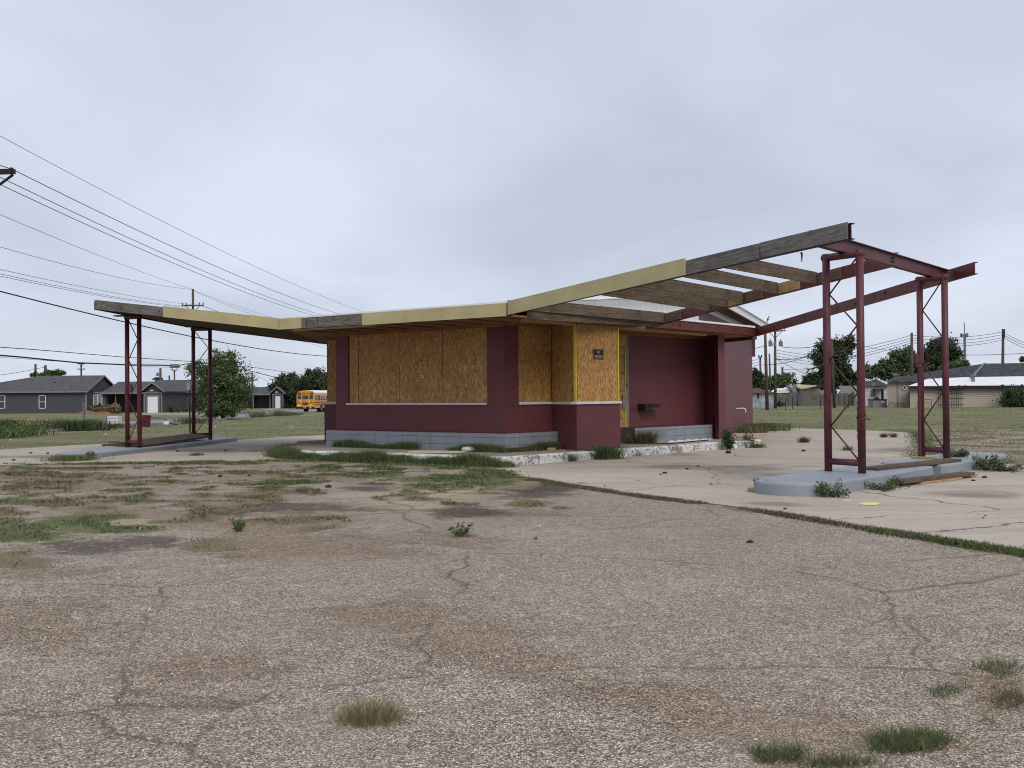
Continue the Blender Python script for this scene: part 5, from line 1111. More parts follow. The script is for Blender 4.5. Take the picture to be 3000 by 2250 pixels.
# bare dead branches reaching left of the big evergreen
mb = MB(); r2 = random.Random(4)
mb.tube([at(2425, 1060, 124), at(2396, 1075, 124), at(2370, 1083, 124), at(2358, 1100, 124)], [.16, .12, .07, .02], 6)
for k in range(16):
    t = r2.random(); a = at(2425-62*t, 1062+24*t, 124); mb.tube([a, a+Vector((r2.uniform(-1.2, .3), 0, r2.uniform(-1.1, .6)))], [.05, .012], 4)
setp(mb.build('bare_branch', 'bark'), [x for x in bpy.data.objects if x.get('label', '').startswith('big dark evergreen tree')][0])
# ------------------------------------------------------------------ houses on the left
def win(parent, x0, x1, y, z0, z1, split='h', fr_='white', glass='glass', face=-1):
    """window in an x-z wall at depth y (front face towards -y)"""
    f = MB(); t = .07
    for b in ((x0, x1, z0, z0+t), (x0, x1, z1-t, z1), (x0, x0+t, z0, z1), (x1-t, x1, z0, z1)): f.box(b[0], b[1], y-.05, y, b[2], b[3])
    if split == 'h': f.box(x0, x1, y-.045, y, (z0+z1)/2-.03, (z0+z1)/2+.03)
    if split == 'v': f.box((x0+x1)/2-.04, (x0+x1)/2+.04, y-.045, y, z0, z1)
    w_ = f.build('window', fr_, parent); MB().box(x0+t, x1-t, y-.02, y+.01, z0+t, z1-t).build('pane', glass, w_); return w_
def gable(parent, x0, x1, y0, y1, ze, zr, axis, mat, wall=None, oh=.4, th=.12, hip0=0, hip1=0, fascia='trim_grey'):
    """roof over the rectangle; axis = direction of ridge"""
    if axis == 'x':
        ym = (y0+y1)/2; sl = (zr-ze)/((y1-y0)/2+oh)
        A = [(x0-(oh if hip0 else oh*.6), y0-oh, ze), (x1+(oh if hip1 else oh*.6), y0-oh, ze), (x1+(-hip1 if hip1 else oh*.6), ym, zr), (x0+(hip0 if hip0 else -oh*.6), ym, zr)]
        Bq = [(A[0][0], y1+oh, ze), (A[1][0], y1+oh, ze), A[2], A[3]]
        v = A+Bq[:2]; up = [(p[0], p[1], p[2]+th) for p in v]
        fs = [(0, 1, 2, 3), (5, 4, 3, 2), (0, 3, 4), (1, 5, 2)]
        if not hip0: fs.remove((0, 3, 4))
        if not hip1: fs.remove((1, 5, 2))
        mb = MB().add(up, fs); mb.add(v, [tuple(reversed(f)) for f in fs])
        mb.add([v[0], v[1], up[1], up[0]], [(0, 1, 2, 3)]); r_ = mb.build('roof', mat, parent)
        fb = MB().box(A[0][0], A[1][0], y0-oh-.03, y0-oh, ze-.06, ze+th)
        if not hip1:
            for s in ((A[1], A[2]), ((A[1][0], y1+oh, ze), A[2])): fb.beam((s[0][0]+.01, s[0][1], s[0][2]-.05), (s[1][0]+.01, s[1][1], s[1][2]-.05), .05, .2)
        fb.build('fascia', fascia, r_)
        if wall and not hip1: MB().add([(x1, y0, ze-.05), (x1, y1, ze-.05), (x1, ym, zr-.1)], [(0, 1, 2)]).build('gable_wall', wall, parent)
    else:
        xm = (x0+x1)/2
        v = [(x0-oh, y0-oh, ze), (xm, y0-oh, zr), (x1+oh, y0-oh, ze), (x0-oh, y1, ze), (xm, y1, zr), (x1+oh, y1, ze)]; up = [(p[0], p[1], p[2]+th) for p in v]
        fs = [(0, 1, 4, 3), (1, 2, 5, 4)]; mb = MB().add(up, fs); mb.add(v, [tuple(reversed(f)) for f in fs]); r_ = mb.build('roof', mat, parent)
        fb = MB()
        for a, b in ((v[0], v[1]), (v[1], v[2])): fb.beam((a[0], a[1]-.02, a[2]-.05), (b[0], b[1]-.02, b[2]-.05), .05, .2)
        fb.build('fascia', fascia, r_)
        if wall: MB().add([(x0, y0, ze-.12), (x1, y0, ze-.12), (x1, y0, ze), (xm, y0, zr-.02), (x0, y0, ze)], [(0, 1, 2, 3, 4)]).build('gable_wall', wall, parent)
    return r_
def X_(px_, Z): return at(px_, 1168, Z).x
def Z_(px_, py_, Y): return at(px_, py_, Y).z
# long grey house with porch and single garage
zb = gzf(-53, 128)-.05
H1 = root('house', (-55, 129, zb), 'long dark grey house with hipped roof and white garage door behind the left frames', 'house')
xr = X_(254, 129); xl = X_(-160, 129); ze = Z_(254, 1147, 129)
MB().box(xl, xr, 129, 139, zb-.2, ze).build('wall', 'side_grey', H1)
gable(H1, xl, xr, 129, 139, ze-.05, Z_(330, 1102, 134), 'x', 'shingle', 'side_grey', hip0=9.5)
MB().box(xr-.2, xr+.01, 128.97, 129.0, zb, ze).build('corner_board', 'trim_grey', H1)
MB().box(xl, xr+.02, 128.94, 129, zb-.1, zb+.08).build('foundation', 'trim_grey', H1)
win(H1, X_(114, 129), X_(134.5, 129), 129, Z_(120, 1197, 129), Z_(120, 1158, 129)); win(H1, X_(-8, 129), X_(15.5, 129), 129, Z_(5, 1197, 129), Z_(5, 1157, 129))
MB().tube([(X_(136, 129), 131.5, Z_(136, 1123, 131)), (X_(136, 129), 131.5, Z_(136, 1119, 131))], .12, 8).build('roof_vent', 'black', H1)
# room beside it with a twin window, porch, garage
x2 = X_(311, 131); zc = Z_(311, 1150, 131)
MB().box(xr, x2, 131, 139, zb-.2, zc-.05).build('wall', 'side_grey', H1); win(H1, X_(273, 131), X_(300, 131), 131, Z_(285, 1195, 131), Z_(285, 1156, 131), 'v', 'white', 'curtain')
MB().box(xr, x2+.3, 130.93, 131, zc-.1, zc+.1).build('gable_board', 'trim_grey', H1)
gx0, gx1 = X_(423, 128.5), X_(475, 128.5); zg = Z_(450, 1149, 128.5)
MB().box(x2, gx0, 134, 139, zb-.2, zc).build('wall', 'side_grey', H1)
MB().box(X_(322, 133.9), X_(336, 133.9), 133.93, 134, zb, zb+2.1).build('door', 'black', H1)
mb = MB()
for p_ in (X_(337, 131), X_(423, 131)-.15): mb = MB().box(p_, p_+.12, 131, 131.12, zb, zc).build('porch_post', 'trim_grey', H1)
MB().add([(x2-.5, 130.6, zc-.02), (gx0+.4, 130.6, zc-.02), (gx0+.4, 136.5, zc+1.45), (x2-.5, 136.5, zc+1.45)], [(0, 1, 2, 3)]).build('roof', 'shingle', H1)
MB().box(x2-.5, gx0, 130.55, 130.6, zc-.2, zc+.02).build('fascia', 'trim_grey', H1)
MB().box(gx0, gx1, 128.5, 138, zb-.2, zg).build('wall', 'side_grey', H1)
gable(H1, gx0, gx1, 128.5, 138, zg-.03, Z_(445, 1122, 128.5), 'y', 'shingle', 'side_grey', oh=.45)
MB().box(gx0-.01, gx1+.01, 128.44, 128.5, zg-.14, zg+.02).build('gable_board', 'trim_grey', H1)
gd = MB().box(X_(433, 128.5), X_(463, 128.5), 128.42, 128.5, zb, Z_(448, 1162, 128.5)).build('garage_door', 'garage', H1)
mb = MB(); a0, a1_, zt = X_(432, 128.5), X_(465, 128.5), Z_(448, 1160, 128.5)
mb.box(a0-.12, a0, 128.4, 128.5, zb, zt).box(a1_, a1_+.12, 128.4, 128.5, zb, zt).box(a0-.12, a1_+.12, 128.4, 128.5, zt, zt+.12); mb.build('door_frame', 'trim_grey', gd)
bolts(H1, None, [(gx0-.02, gx0+.12, 128.42, 128.5, zb, zg), (gx1-.12, gx1+.02, 128.42, 128.5, zb, zg)], 'corner_board', 'trim_grey')
MB().box(X_(441, 128)-.12, X_(441, 128)+.2, 128.3, 128.5, Z_(441, 1146, 128.4), Z_(441, 1143, 128.4)).build('lamp', 'white', H1)
# soil heap in front
mb = MB(); n = 18; c = at(285, 1211, 118); hm = []
for i_ in range(n):
    for j in range(n):
        u, v = i_/(n-1)*2-1, j/(n-1)*2-1; r_ = math.hypot(u, v); mb.v.append((c.x+u*3.2, 118+v*2.5, gzf(c.x, 118)-.05+.62*max(0, 1-r_)**.8*(1+.25*math.sin(u*9+v*7))))
for i_ in range(n-1):
    for j in range(n-1): a = i_*n+j; mb.f.append((a, a+n, a+n+1, a+1))
thing(mb, 'soil_heap', 'soil', 'low heap of reddish soil in front of the grey house', 'soil heap')
Q = np.stack([c.x+rs.uniform(-.5, 3, 260), 117.+rs.rand(260), gzf(c.x, 117)+.2+rs.rand(260)*.9], 1); tag(npmesh('dry_weeds', blades(Q-np.array([0, 0, .3]), .6, .02, rs, .7), 4, 'blade_brown'), 'dry seeded weeds standing on the soil heap before the grey house', 'weeds')
# second grey house behind
zb2 = gzf(-50, 140)
H2 = root('house', (-48, 141, zb2), 'lighter grey house with vertical siding partly behind the big roadside bush', 'house')
xa, xb = X_(476, 139), X_(640, 139); ze2 = Z_(500, 1150, 139)
MB().box(xa, xb, 139.2, 147, zb2-.2, ze2).build('wall', 'side_grey2', H2); gable(H2, X_(395, 139), xb, 139.2, 147, ze2-.03, Z_(480, 1116, 143.5), 'x', 'shingle', None, hip0=.01+1.5, hip1=3)
# third house by the bus
zb3 = -.33
H3 = root('house', (-39, 170, zb3), 'small grey gabled house with porch and white garage door beside the bus', 'house')
x0, x1 = X_(797, 169), X_(830, 169); zt = Z_(815, 1154.5, 169)
MB().box(x0, x1, 169, 178, zb3-.2, zt).build('wall', 'side_grey', H3); gable(H3, x0, x1, 169, 178, zt-.02, Z_(815, 1135, 169), 'y', 'shingle', 'side_grey', oh=.45)
MB().box(x0-.01, x1+.01, 168.94, 169, zt-.12, zt+.02).build('gable_board', 'trim_grey', H3)
MB().box(X_(807, 169), X_(821.5, 169), 168.92, 169, zb3, Z_(815, 1161, 169)).build('garage_door', 'garage', H3)
bolts(H3, None, [(X_(800, 169)-.06, X_(800, 169)+.06, 168.92, 169, zb3, zt), (x1-.12, x1, 168.92, 169, zb3, zt)], 'corner_board', 'trim_grey')
MB().box(X_(811, 169)-.2, X_(811, 169)+.2, 168.85, 169, Z_(811, 1150, 169), Z_(811, 1147.5, 169)).build('lamp', 'white', H3)
MB().box(X_(700, 172), x0, 173, 178, zb3-.2, zt).build('wall', 'side_grey', H3)
MB().add([(X_(700, 170), 169.6, zt), (x0+.3, 169.6, zt), (x0+.8, 175, Z_(800, 1133, 175)), (X_(700, 170), 175, Z_(750, 1134, 175))], [(0, 1, 2, 3)]).build('roof', 'shingle', H3)
MB().box(X_(700, 170), x0, 169.5, 169.6, zt-.15, zt+.02).build('fascia', 'trim_grey', H3)
for p_ in (X_(791, 169.8), X_(742, 169.8)): MB().box(p_-.07, p_+.07, 169.7, 169.84, zb3, zt).build('porch_post', 'trim_grey', H3)
MB().box(X_(736, 171), X_(744, 171), 172.9, 173, zb3, zb3+2.05).build('door', 'black', H3)
g = root('barbecue_grill', (X_(748, 170.5), 170.5, zb3), 'dark covered grill standing on the porch of the small gabled house', 'grill')
MB().box(X_(744, 170.5), X_(754, 170.5), 170.3, 170.8, zb3+.5, zb3+.8).build('body', 'black', g); MB().box(X_(745, 170.5), X_(747, 170.5), 170.4, 170.6, zb3, zb3+.5).build('leg', 'black', g); MB().box(X_(751, 170.5), X_(753, 170.5), 170.4, 170.6, zb3, zb3+.5).build('leg', 'black', g)
o = root('house', (X_(836, 186), 188, -.3), 'glimpse of a pale house wall and window behind the small gabled house', 'house'); MB().box(X_(832, 186), X_(862, 186), 186, 192, -.4, 2.2).build('wall', 'side_grey2', o); win(o, X_(842, 186), X_(851, 186), 186, .7, 1.7)
tree_px('shrub', 'dark hedge of leaves under the trees left of the bus', 858, -.3, 178, [(858, 1182, 22, 14), (845, 1170, 18, 14)], 2500, .2, 'leaf_dark', trunk_r=.08, limbs=4, cat='shrub', seed=23)

# ------------------------------------------------------------------ school bus
zbus = gzf(-24, 124)+.02; bxl = X_(869, 122); sW = 2.25
bus = root('school_bus', (bxl+1.1, 127, zbus), 'yellow school bus with white roof on the road left of the building', 'school bus')
zt = Z_(900, 1143.5, 122); Hh = zt-zbus; bang = R_(-13)
mwb_ = Matrix.Translation((bxl, 122, zbus)) @ Matrix.Rotation(bang, 4, 'Z')
Wb, Lb, fl0 = 2.22, 9.5, .48
prof = [(0, fl0), (0, Hh*.80), (.07, Hh*.885), (.28, Hh*.95), (.65, Hh*.985), (Wb/2, Hh), (Wb-.65, Hh*.985), (Wb-.28, Hh*.95), (Wb-.07, Hh*.885), (Wb, Hh*.80), (Wb, fl0)]
def extr(pf, y0, y1):
    n = len(pf); return MB().add([(x, y0, z) for x, z in pf]+[(x, y1, z) for x, z in pf], [tuple(range(n))[::-1], tuple(range(n, 2*n))]+[(i_, (i_+1) % n, n+(i_+1) % n, n+i_) for i_ in range(n)])
body = extr(prof, 0, Lb).build('body', 'bus_y', bus, mwb_)
extr([(x, z+.012) for x, z in prof[2:9]]+[(Wb-.1, Hh*.88), (.1, Hh*.88)], .35, Lb-.2).build('roof', 'white', bus, mwb_)
def bp(name, x0, x1, z0, z1, mat, par=body, y0=-.03, y1=.01): return MB().box(x0, x1, y0, y1, z0, z1).build(name, mat, par, mwb_)
h = Hh
bp('rear_window', .14, .58, h*.60, h*.765, 'glass'); bp('rear_window', .74, 1.46, h*.60, h*.77, 'glass'); bp('rear_window', 1.62, 2.06, h*.60, h*.765, 'glass'); bp('door_window', .74, 1.46, h*.33, h*.44, 'glass')
bp('warning_lamp_panel', .12, .56, h*.80, h*.90, 'black'); bp('warning_lamp_panel', 1.66, 2.1, h*.80, h*.90, 'black')
for x in (.22, .44): bp('warning_lamp', x-.07, x+.07, h*.83, h*.88, 'red_lamp' if x < .3 else 'amber_lamp', body, -.045)
for x in (1.78, 2.0): bp('warning_lamp', x-.07, x+.07, h*.83, h*.88, 'amber_lamp' if x < 1.9 else 'red_lamp', body, -.045)
text_part('SCHOOL BUS', .2, mwb_ @ Matrix.Translation((Wb/2, -.035, h*.86)) @ Matrix.Rotation(math.pi/2, 4, 'X'), 'black', body, 'lettering', .004, .72)
for x in (.24, 1.74): bp('tail_lamp', x, x+.13, h*.46, h*.53, 'red_lamp'); 
for x in (.42, 1.62): bp('reversing_lamp', x, x+.1, h*.46, h*.53, 'white')
for x in (.78, 1.12): bp('marker', x, x+.08, h*.475, h*.52, 'black')
bp('rub_rail', .0, .6, h*.415, h*.432, 'black'); bp('rub_rail', 1.6, Wb, h*.415, h*.432, 'black')
bp('emblem', .1, .45, h*.29, h*.335, 'white'); bp('emblem', 1.72, 1.86, h*.27, h*.35, 'paint_yellow'); bp('lamp', .12, .2, h*.37, h*.4, 'red_lamp'); bp('lamp', 2.02, 2.1, h*.37, h*.4, 'red_lamp')
bp('bumper', -.03, Wb+.03, fl0-.08, fl0+.14, 'black', bus, -.14, .02); bp('licence_plate', .88, 1.28, fl0-.02, fl0+.08, 'sign_red', bus, -.17, -.14); bp('bumper_sticker', 1.7, 1.9, fl0-.02, fl0+.08, 'white', bus, -.17, -.14)
for k in range(10):
    y = 1.15+k*.72; mz0, mz1 = h*.60, h*.765
    f_ = MB().box(Wb-.01, Wb+.02, y, y+.6, mz0-.03, mz1+.03).build('side_window', 'white' if k else 'black', body, mwb_)
    MB().box(Wb+.0, Wb+.03, y+.04, y+.56, mz0, mz0+(mz1-mz0)*.47).box(Wb+.0, Wb+.03, y+.04, y+.56, mz0+(mz1-mz0)*.53, mz1).build('pane', 'glass', f_, mwb_)
MB().box(Wb-.01, Wb+.025, .38, .8, h*.60, h*.765).build('side_window', 'glass', body, mwb_)
for zz in (.555, .43, .33): MB().box(Wb-.01, Wb+.03, .1, Lb-.1, h*zz, h*zz+.045).build('rub_rail', 'black', body, mwb_)
for (x, y) in ((.25, 2.1), (Wb-.25, 2.1), (.25, 7.6), (Wb-.25, 7.6)):
    w_ = MB().tube([mwb_ @ Vector((x-.16, y, .44)), mwb_ @ Vector((x+.26 if x > 1 else x+.16, y, .44))], .44, 18).build('wheel', 'black', bus)
    MB().tube([mwb_ @ Vector((x+.265, y, .44)), mwb_ @ Vector((x+.28, y, .44))], .22, 12).build('rim', 'dark_metal', w_)
MB().tube([mwb_ @ Vector((.4, 2.1, .5)), mwb_ @ Vector((Wb-.4, 2.1, .5))], .12, 8).build('axle', 'black', bus)
MB().box(.4, Wb-.4, .3, Lb-1, fl0-.12, fl0).build('chassis', 'black', bus, mwb_)

# ------------------------------------------------------------------ clutter on the left lot
cb = root('white_crate', tuple(gp(330, 1250, 0)), 'dirty white panelled crate standing by the road left of the steel frame', 'crate')
Yc = gp(330, 1252).y; xa, xb = at(315, 1200, Yc).x, at(346, 1200, Yc).x; zt = at(330, 1219, Yc).z; z0_ = gzf(xa, Yc)
mwc = Matrix.Translation((xa, Yc, z0_)) @ Matrix.Rotation(R_(-4), 4, 'Z'); Wc = xb-xa; Hc = zt-z0_
MB().box(0, Wc, 0, .45, 0, Hc).build('panel', 'white_trim', cb, mwc)
for k in range(3): MB().box(.02, Wc-.02, -.012, 0, Hc*(.28+.25*k), Hc*(.28+.25*k)+.015).build('board_joint', 'trim_grey', cb, mwc)
Yp = gp(427, 1250).y; xa, xb = at(415, 1230, Yp).x, at(439.5, 1230, Yp).x; zt = at(427, 1215, Yp).z
thing(MB().box(0, xb-xa, 0, .04, 0, zt-.0), 'red_board', 'red_panel', 'dark red wooden board standing upright behind the leftmost steel frame', 'board', Matrix.Translation((xa, Yp, .0)) @ Matrix.Rotation(R_(5), 4, 'Y') @ Matrix.Rotation(R_(6), 4, 'X'))
bu = root('bucket', tuple(gp(487, 1247)), 'white plastic bucket standing on the grass between the left frames', 'bucket'); p = gp(487, 1247); hb = at(487, 1233, p.y).z
MB().tube([(p.x, p.y, 0), (p.x, p.y, hb)], [.13, .165], 16, True).build('bucket_body', 'white', bu, None, True); MB().tube([(p.x, p.y, hb-.03), (p.x, p.y, hb)], .178, 16).build('rim', 'white', bu)
a, b = gp(440, 1243), gp(486, 1246); a.z = at(440, 1221, a.y).z; b.z = .28
thing(MB().beam(a, b, .09, .05), 'leaning_board', 'wood_grey', 'long grey board leaning down from the dark red board towards the bucket', 'board')
a, b = gp(496, 1245), gp(520, 1246); thing(MB().tube([(a.x, a.y, .1), (a.x+.2, a.y, .05), (b.x, b.y, .03)], .03, 6), 'fallen_pipe', 'bolt', 'dark fallen pipe on the grass right of the white bucket', 'pipe')
p = gp(246, 1240); zt = at(246, 1181, p.y).z
po = root('wooden_post', (p.x, p.y, 0), 'weathered split wooden post standing in the weeds by the road', 'post'); MB().box(p.x-.06, p.x+.06, p.y-.05, p.y+.05, -.05, zt*.60).build('post_base', 'wood_grey', po); MB().box(p.x-.07, p.x+.03, p.y-.04, p.y+.04, zt*.6001, zt).build('post_top', 'wood_grey', po)
for k, (a, b) in enumerate(((630, 1251), (395, 1263), (850, 1255), (310, 1273), (30, 1290), (855, 1252))):
    tag(clod(a, b, .045, .012, 80+k, 'white_chalk'), 'pale scrap of litter lying on the left grass lot', 'litter', 'pale litter on the left lawn')

# ------------------------------------------------------------------ right side: beige houses, fence, shed
HR_ = root('house', (45, 100, 0), 'long beige lap-sided house with white lean-to roof and worn black hipped roof at the right', 'house')
Zf = 97.5; x0, x1 = X_(2666, Zf), X_(3120, Zf); hw = Z_(2750, 1131, Zf)
MB().prism([(x0, Zf), (x1, Zf), (x1, 101), (x0*101/Zf*1.004, 101)], -.2, hw).build('wall', 'side_beige', HR_)
za, zb_ = Z_(2660, 1131, 97), Z_(2900, 1104, 101.5)
MB().add([(X_(2660, 97), 97, za), (x1, 97, za+.12), (x1, 101.6, zb_+.05), (X_(2727, 101.6), 101.6, zb_-.05)], [(0, 1, 2, 3)]).build('lean_to_roof', 'roof_white', HR_)
MB().box(X_(2660, 97)+.1, x1, 97, 97.06, za-.28, za-.02).build('eave_board', 'bolt', HR_)
MB().box(X_(2660, 97)+.15, x1, 97.1, 97.5, za-.16, za-.1).build('eave_soffit', 'wood_grey', HR_)
x2_ = X_(2600, 100.5); MB().prism([(x2_, 100.5), (x0+2, 100.5), (x0+4, 108), (x2_*108/100.5*1.004, 108)], -.2, Z_(2630, 1118, 100.5)).build('wall', 'panel_beige', HR_)
MB().box(x2_-.01, x0+.5, 100.46, 100.5, 1.02, 1.62).build('wall_band', 'side_white', HR_) if False else None
win(HR_, X_(2645, 100.4), X_(2656, 100.4), 100.45, Z_(2650, 1142, 100.4), Z_(2650, 1129, 100.4), None, 'white', 'glass')
v = [at(2588, 1118, 100), at(2668, 1118, 100), at(3200, 1105, 100), at(3200, 1061, 107), at(2885, 1065, 107), at(2620, 1105, 112)]
MB().add([v[0], at(2838, 1118, 100), v[4], v[5]], [(0, 1, 2, 3)]).add([at(2838, 1118, 100), v[2]+Vector((0, 0, -.4)), v[3], v[4]], [(0, 1, 2, 3)]).build('roof', 'shingle_old', HR_)
MB().beam(at(2838, 1116, 100), at(2885, 1064, 107), .2, .06).build('hip_cap', 'trim_grey', HR_)
q = at(2851, 1118, 99); MB().tube([q, at(2851, 1101, 99)], .16, 12).tube([at(2851, 1101, 99), at(2851, 1096, 99)], .27, 12).build('roof_vent', 'dark_metal', HR_)
mb = MB().tube([at(2622, 1116, 104), at(2622, 1092, 104)], .05, 6).box(at(2615, 1100, 104).x, at(2628, 1100, 104).x, 103.9, 104, at(2620, 1100, 104).z, at(2620, 1094, 104).z); mb.build('chimney_pipe', 'dark_metal', HR_)
# lattice leaning on the beige wall
la = root('metal_trellis', (X_(2783, 97), 97.2, 0), 'rusty wire trellis grid leaning on the beige house wall', 'trellis'); mb = MB(); L0, L1 = X_(2745, 97.1), X_(2823, 97.1)
for py_ in (1140, 1154, 1168, 1186): z = Z_(2783, py_, 97.1); mb.box(L0, L1, 97.05, 97.09, z-.03, z+.03)
mb.build('crossbar', 'bolt', la); mb = MB()
for k in range(14):
    if k in (5, 6): continue
    x = L0+.15+(L1-L0-.3)*k/13; mb.box(x-.014, x+.014, 97.09, 97.11, Z_(2783, 1196, 97.1), Z_(2783, 1137, 97.1))
mb.build('upright_rod', 'bolt', la)
mb = MB(); mb.tube([at(2687, 1196, 97.2), at(2689, 1171, 97.2), at(2729, 1171, 97.2), at(2730, 1196, 97.2)], .03, 6); thing(mb, 'bed_frame', 'bolt', 'bent dark metal hoop frame leaning on the beige wall behind the right frame', 'metal frame')
mb = MB().tube([at(2605, 1195, 100.3), at(2605, 1178, 100.3), at(2615, 1179, 100.3), at(2616, 1183, 100.3)], .03, 6).tube([at(2619, 1184, 100.3), at(2630, 1182, 100.3), at(2648, 1181, 100.3), at(2648, 1195, 100.3)], .025, 6); o = mb.build('gas_pipe', 'bolt', HR_)
# small white house
HW_ = root('house', (40, 118, 0), 'small white house with brown roof, dark door and satellite dish left of the beige one', 'house')
xa, xb = X_(2510, 116), X_(2604, 116); zt = Z_(2570, 1129, 116); MB().box(xa, xb, 116, 122, -.2, zt).build('wall', 'side_white', HW_)
MB().add([(xa-.4, 115.6, zt), (xb, 115.6, zt-.05), (xb, 120, Z_(2600, 1110, 120)), (X_(2565, 120), 120, Z_(2575, 1116, 120))], [(0, 1, 2, 3)]).build('roof', 'shingle_brown', HW_)
MB().box(X_(2583, 115.9), X_(2589, 115.9), 115.9, 116, .1, Z_(2585, 1139, 116)).build('door', 'black', HW_)
for a, b in ((2552, 2556), (2559, 2564)): win(HW_, X_(a, 115.9), X_(b, 115.9), 115.95, Z_(2555, 1160, 116), Z_(2555, 1142, 116), None, 'trim_grey')
MB().box(X_(2566, 115), X_(2592, 115), 114.6, 116, Z_(2575, 1141, 115), Z_(2575, 1138.5, 115)).build('porch_roof', 'shingle_brown', HW_)
dsh = MB(); c = at(2558, 1126, 115); dsh.tube([c+Vector((0, .1, 0)), c+Vector((0, 0, 0)), c+Vector((0, -.05, 0))], [.05, .16, .2], 14).tube([c, c+Vector((0, .2, -.4))], .025, 5); dsh.build('satellite_dish', 'dark_metal', HW_)
ac = root('storage_bin', (X_(2578, 101), 101, 0), 'large dark grey bin between the small white house and the beige house', 'bin')
xa, xb = X_(2557, 101.5), X_(2598, 101.5); zt = Z_(2578, 1172, 101.5); MB().box(xa, xb, 101.5, 102.8, 0, zt).build('bin_body', 'trim_grey', ac); MB().box(xa-.03, xb+.03, 101.45, 102.85, zt+.002, zt+.08).build('lid', 'bolt', ac); MB().box(X_(2583, 101.4), X_(2593, 101.4), 101.47, 101.5, zt-.28, zt-.1).build('paper_label', 'white', ac)
tree_px('shrub', 'dark pile of leaves on top of the grey bin', 2570, Z_(2578, 1171, 102), 102.2, [(2568, 1167, 9, 3)], 150, .08, 'leaf_dark', trunk_r=.03, limbs=2, cat='plant', seed=24, clumps=5)
# wooden fence
Zf2 = 117; fx0, fx1 = X_(2262, Zf2), X_(2545, Zf2); fz = Z_(2400, 1153, Zf2)
fe = root('wooden_fence', ((fx0+fx1)/2, Zf2, 0), 'grey weathered board fence with uneven tops across the back of the right lot', 'fence')
r2 = random.Random(9); x = fx0; mb = MB()
while x < fx1:
    wd_ = r2.uniform(.13, .16); 
    if r2.random() > .04: mb.box(x, x+wd_-.015, Zf2+r2.uniform(-.02, .02), Zf2+.05, 0, fz+r2.uniform(-.07, .05))
    x += wd_
mb.build('fence_boards', 'wood_grey', fe); MB().box(fx0, fx1, Zf2+.06, Zf2+.12, .4, .5).box(fx0, fx1, Zf2+.06, Zf2+.12, 1.1, 1.2).build('rail', 'wood_grey', fe)
for p_ in (2332, 2349, 2366, 2382, 2402, 2460, 2500): MB().box(X_(p_, Zf2)-.07, X_(p_, Zf2)+.07, Zf2+.06, Zf2+.18, 0, fz+.22).build('fence_post', 'wood_grey', fe)
cl = MB(); c = at(2344, 1170, 116.8); n = 8
for i_ in range(5):
    for j in range(n): cl.v.append((c.x-.25+.12*i_+.04*math.sin(j), 116.8+.05*math.sin(i_*2+j), c.z+.65-.2*j))
for i_ in range(4):
    for j in range(n-1): a = i_*n+j; cl.f.append((a, a+1, a+n+1, a+n))
thing(cl, 'hanging_cloth', 'denim', 'blue-grey cloth hanging over the wooden fence', 'cloth')
for k, (a, b, c_) in enumerate(((2302, 1203, 1166), (2322, 1199, 1162), (2404, 1199, 1160), (2420, 1197, 1166), (2474, 1202, 1160), (2486, 1196, 1160), (2458, 1190, 1160))):
    p = gp(a, b); thing(MB().tube([(p.x, p.y, 0), (p.x, p.y, at(a, c_, p.y).z)], .03, 5), 'stake', 'bolt', 'thin dark metal stake, one of a row in front of the wooden fence', 'stake', None, 'metal stakes before the fence')
a, b = at(2286, 1154, 112), gp(2297, 1187); thing(MB().tube([a, b], .05, 6), 'leaning_pole', 'paint_yellow', 'thin pale yellow pole leaning against the wooden fence', 'pole')
tree_px('shrub', 'scrubby dry weeds at the foot of the wooden fence by the poles', 2285, 0, 113, [(2285, 1185, 16, 8), (2262, 1192, 16, 4)], 900, .1, 'leaf_olive', trunk_r=.03, limbs=4, cat='weeds', seed=25, clumps=8)
# tin shed
sh = root('tin_shed', (X_(2235, 108), 109, 0), 'corrugated tin shed with dark low roof beside the rear maroon wall', 'shed')
xa, xb = X_(2150, 108), X_(2270, 108); zt = Z_(2230, 1151, 108); mb = MB(); x = xa; pts = []
while x < xb: pts.append((x, 108+(.03 if int((x-xa)/.09) % 2 else 0))); x += .09
mb.add([(p[0], p[1], 0) for p in pts]+[(p[0], p[1], zt) for p in pts], [(i_, i_+1, len(pts)+i_+1, len(pts)+i_) for i_ in range(len(pts)-1)]); mb.build('wall', 'tin', sh)
MB().box(xa, xb, 108.1, 112, 0, zt-.02).build('wall', 'wood_grey', sh)
MB().add([(xa-.2, 107.7, zt), (xb+.2, 107.7, zt-.05), (X_(2222, 110), 110, Z_(2222, 1137, 110)), (xa, 110, Z_(2222, 1140, 110))], [(0, 1, 2, 3)]).add([(xb+.2, 107.7, zt-.05), (xb+.2, 112, zt-.05), (X_(2222, 110), 110, Z_(2222, 1137, 110))], [(0, 1, 2)]).build('roof', 'wood_deck', sh)
MB().box(X_(2219, 107.9), X_(2223, 107.9), 107.9, 107.97, Z_(2221, 1166, 108), Z_(2221, 1153, 108)).build('shed_vent', 'black', sh)
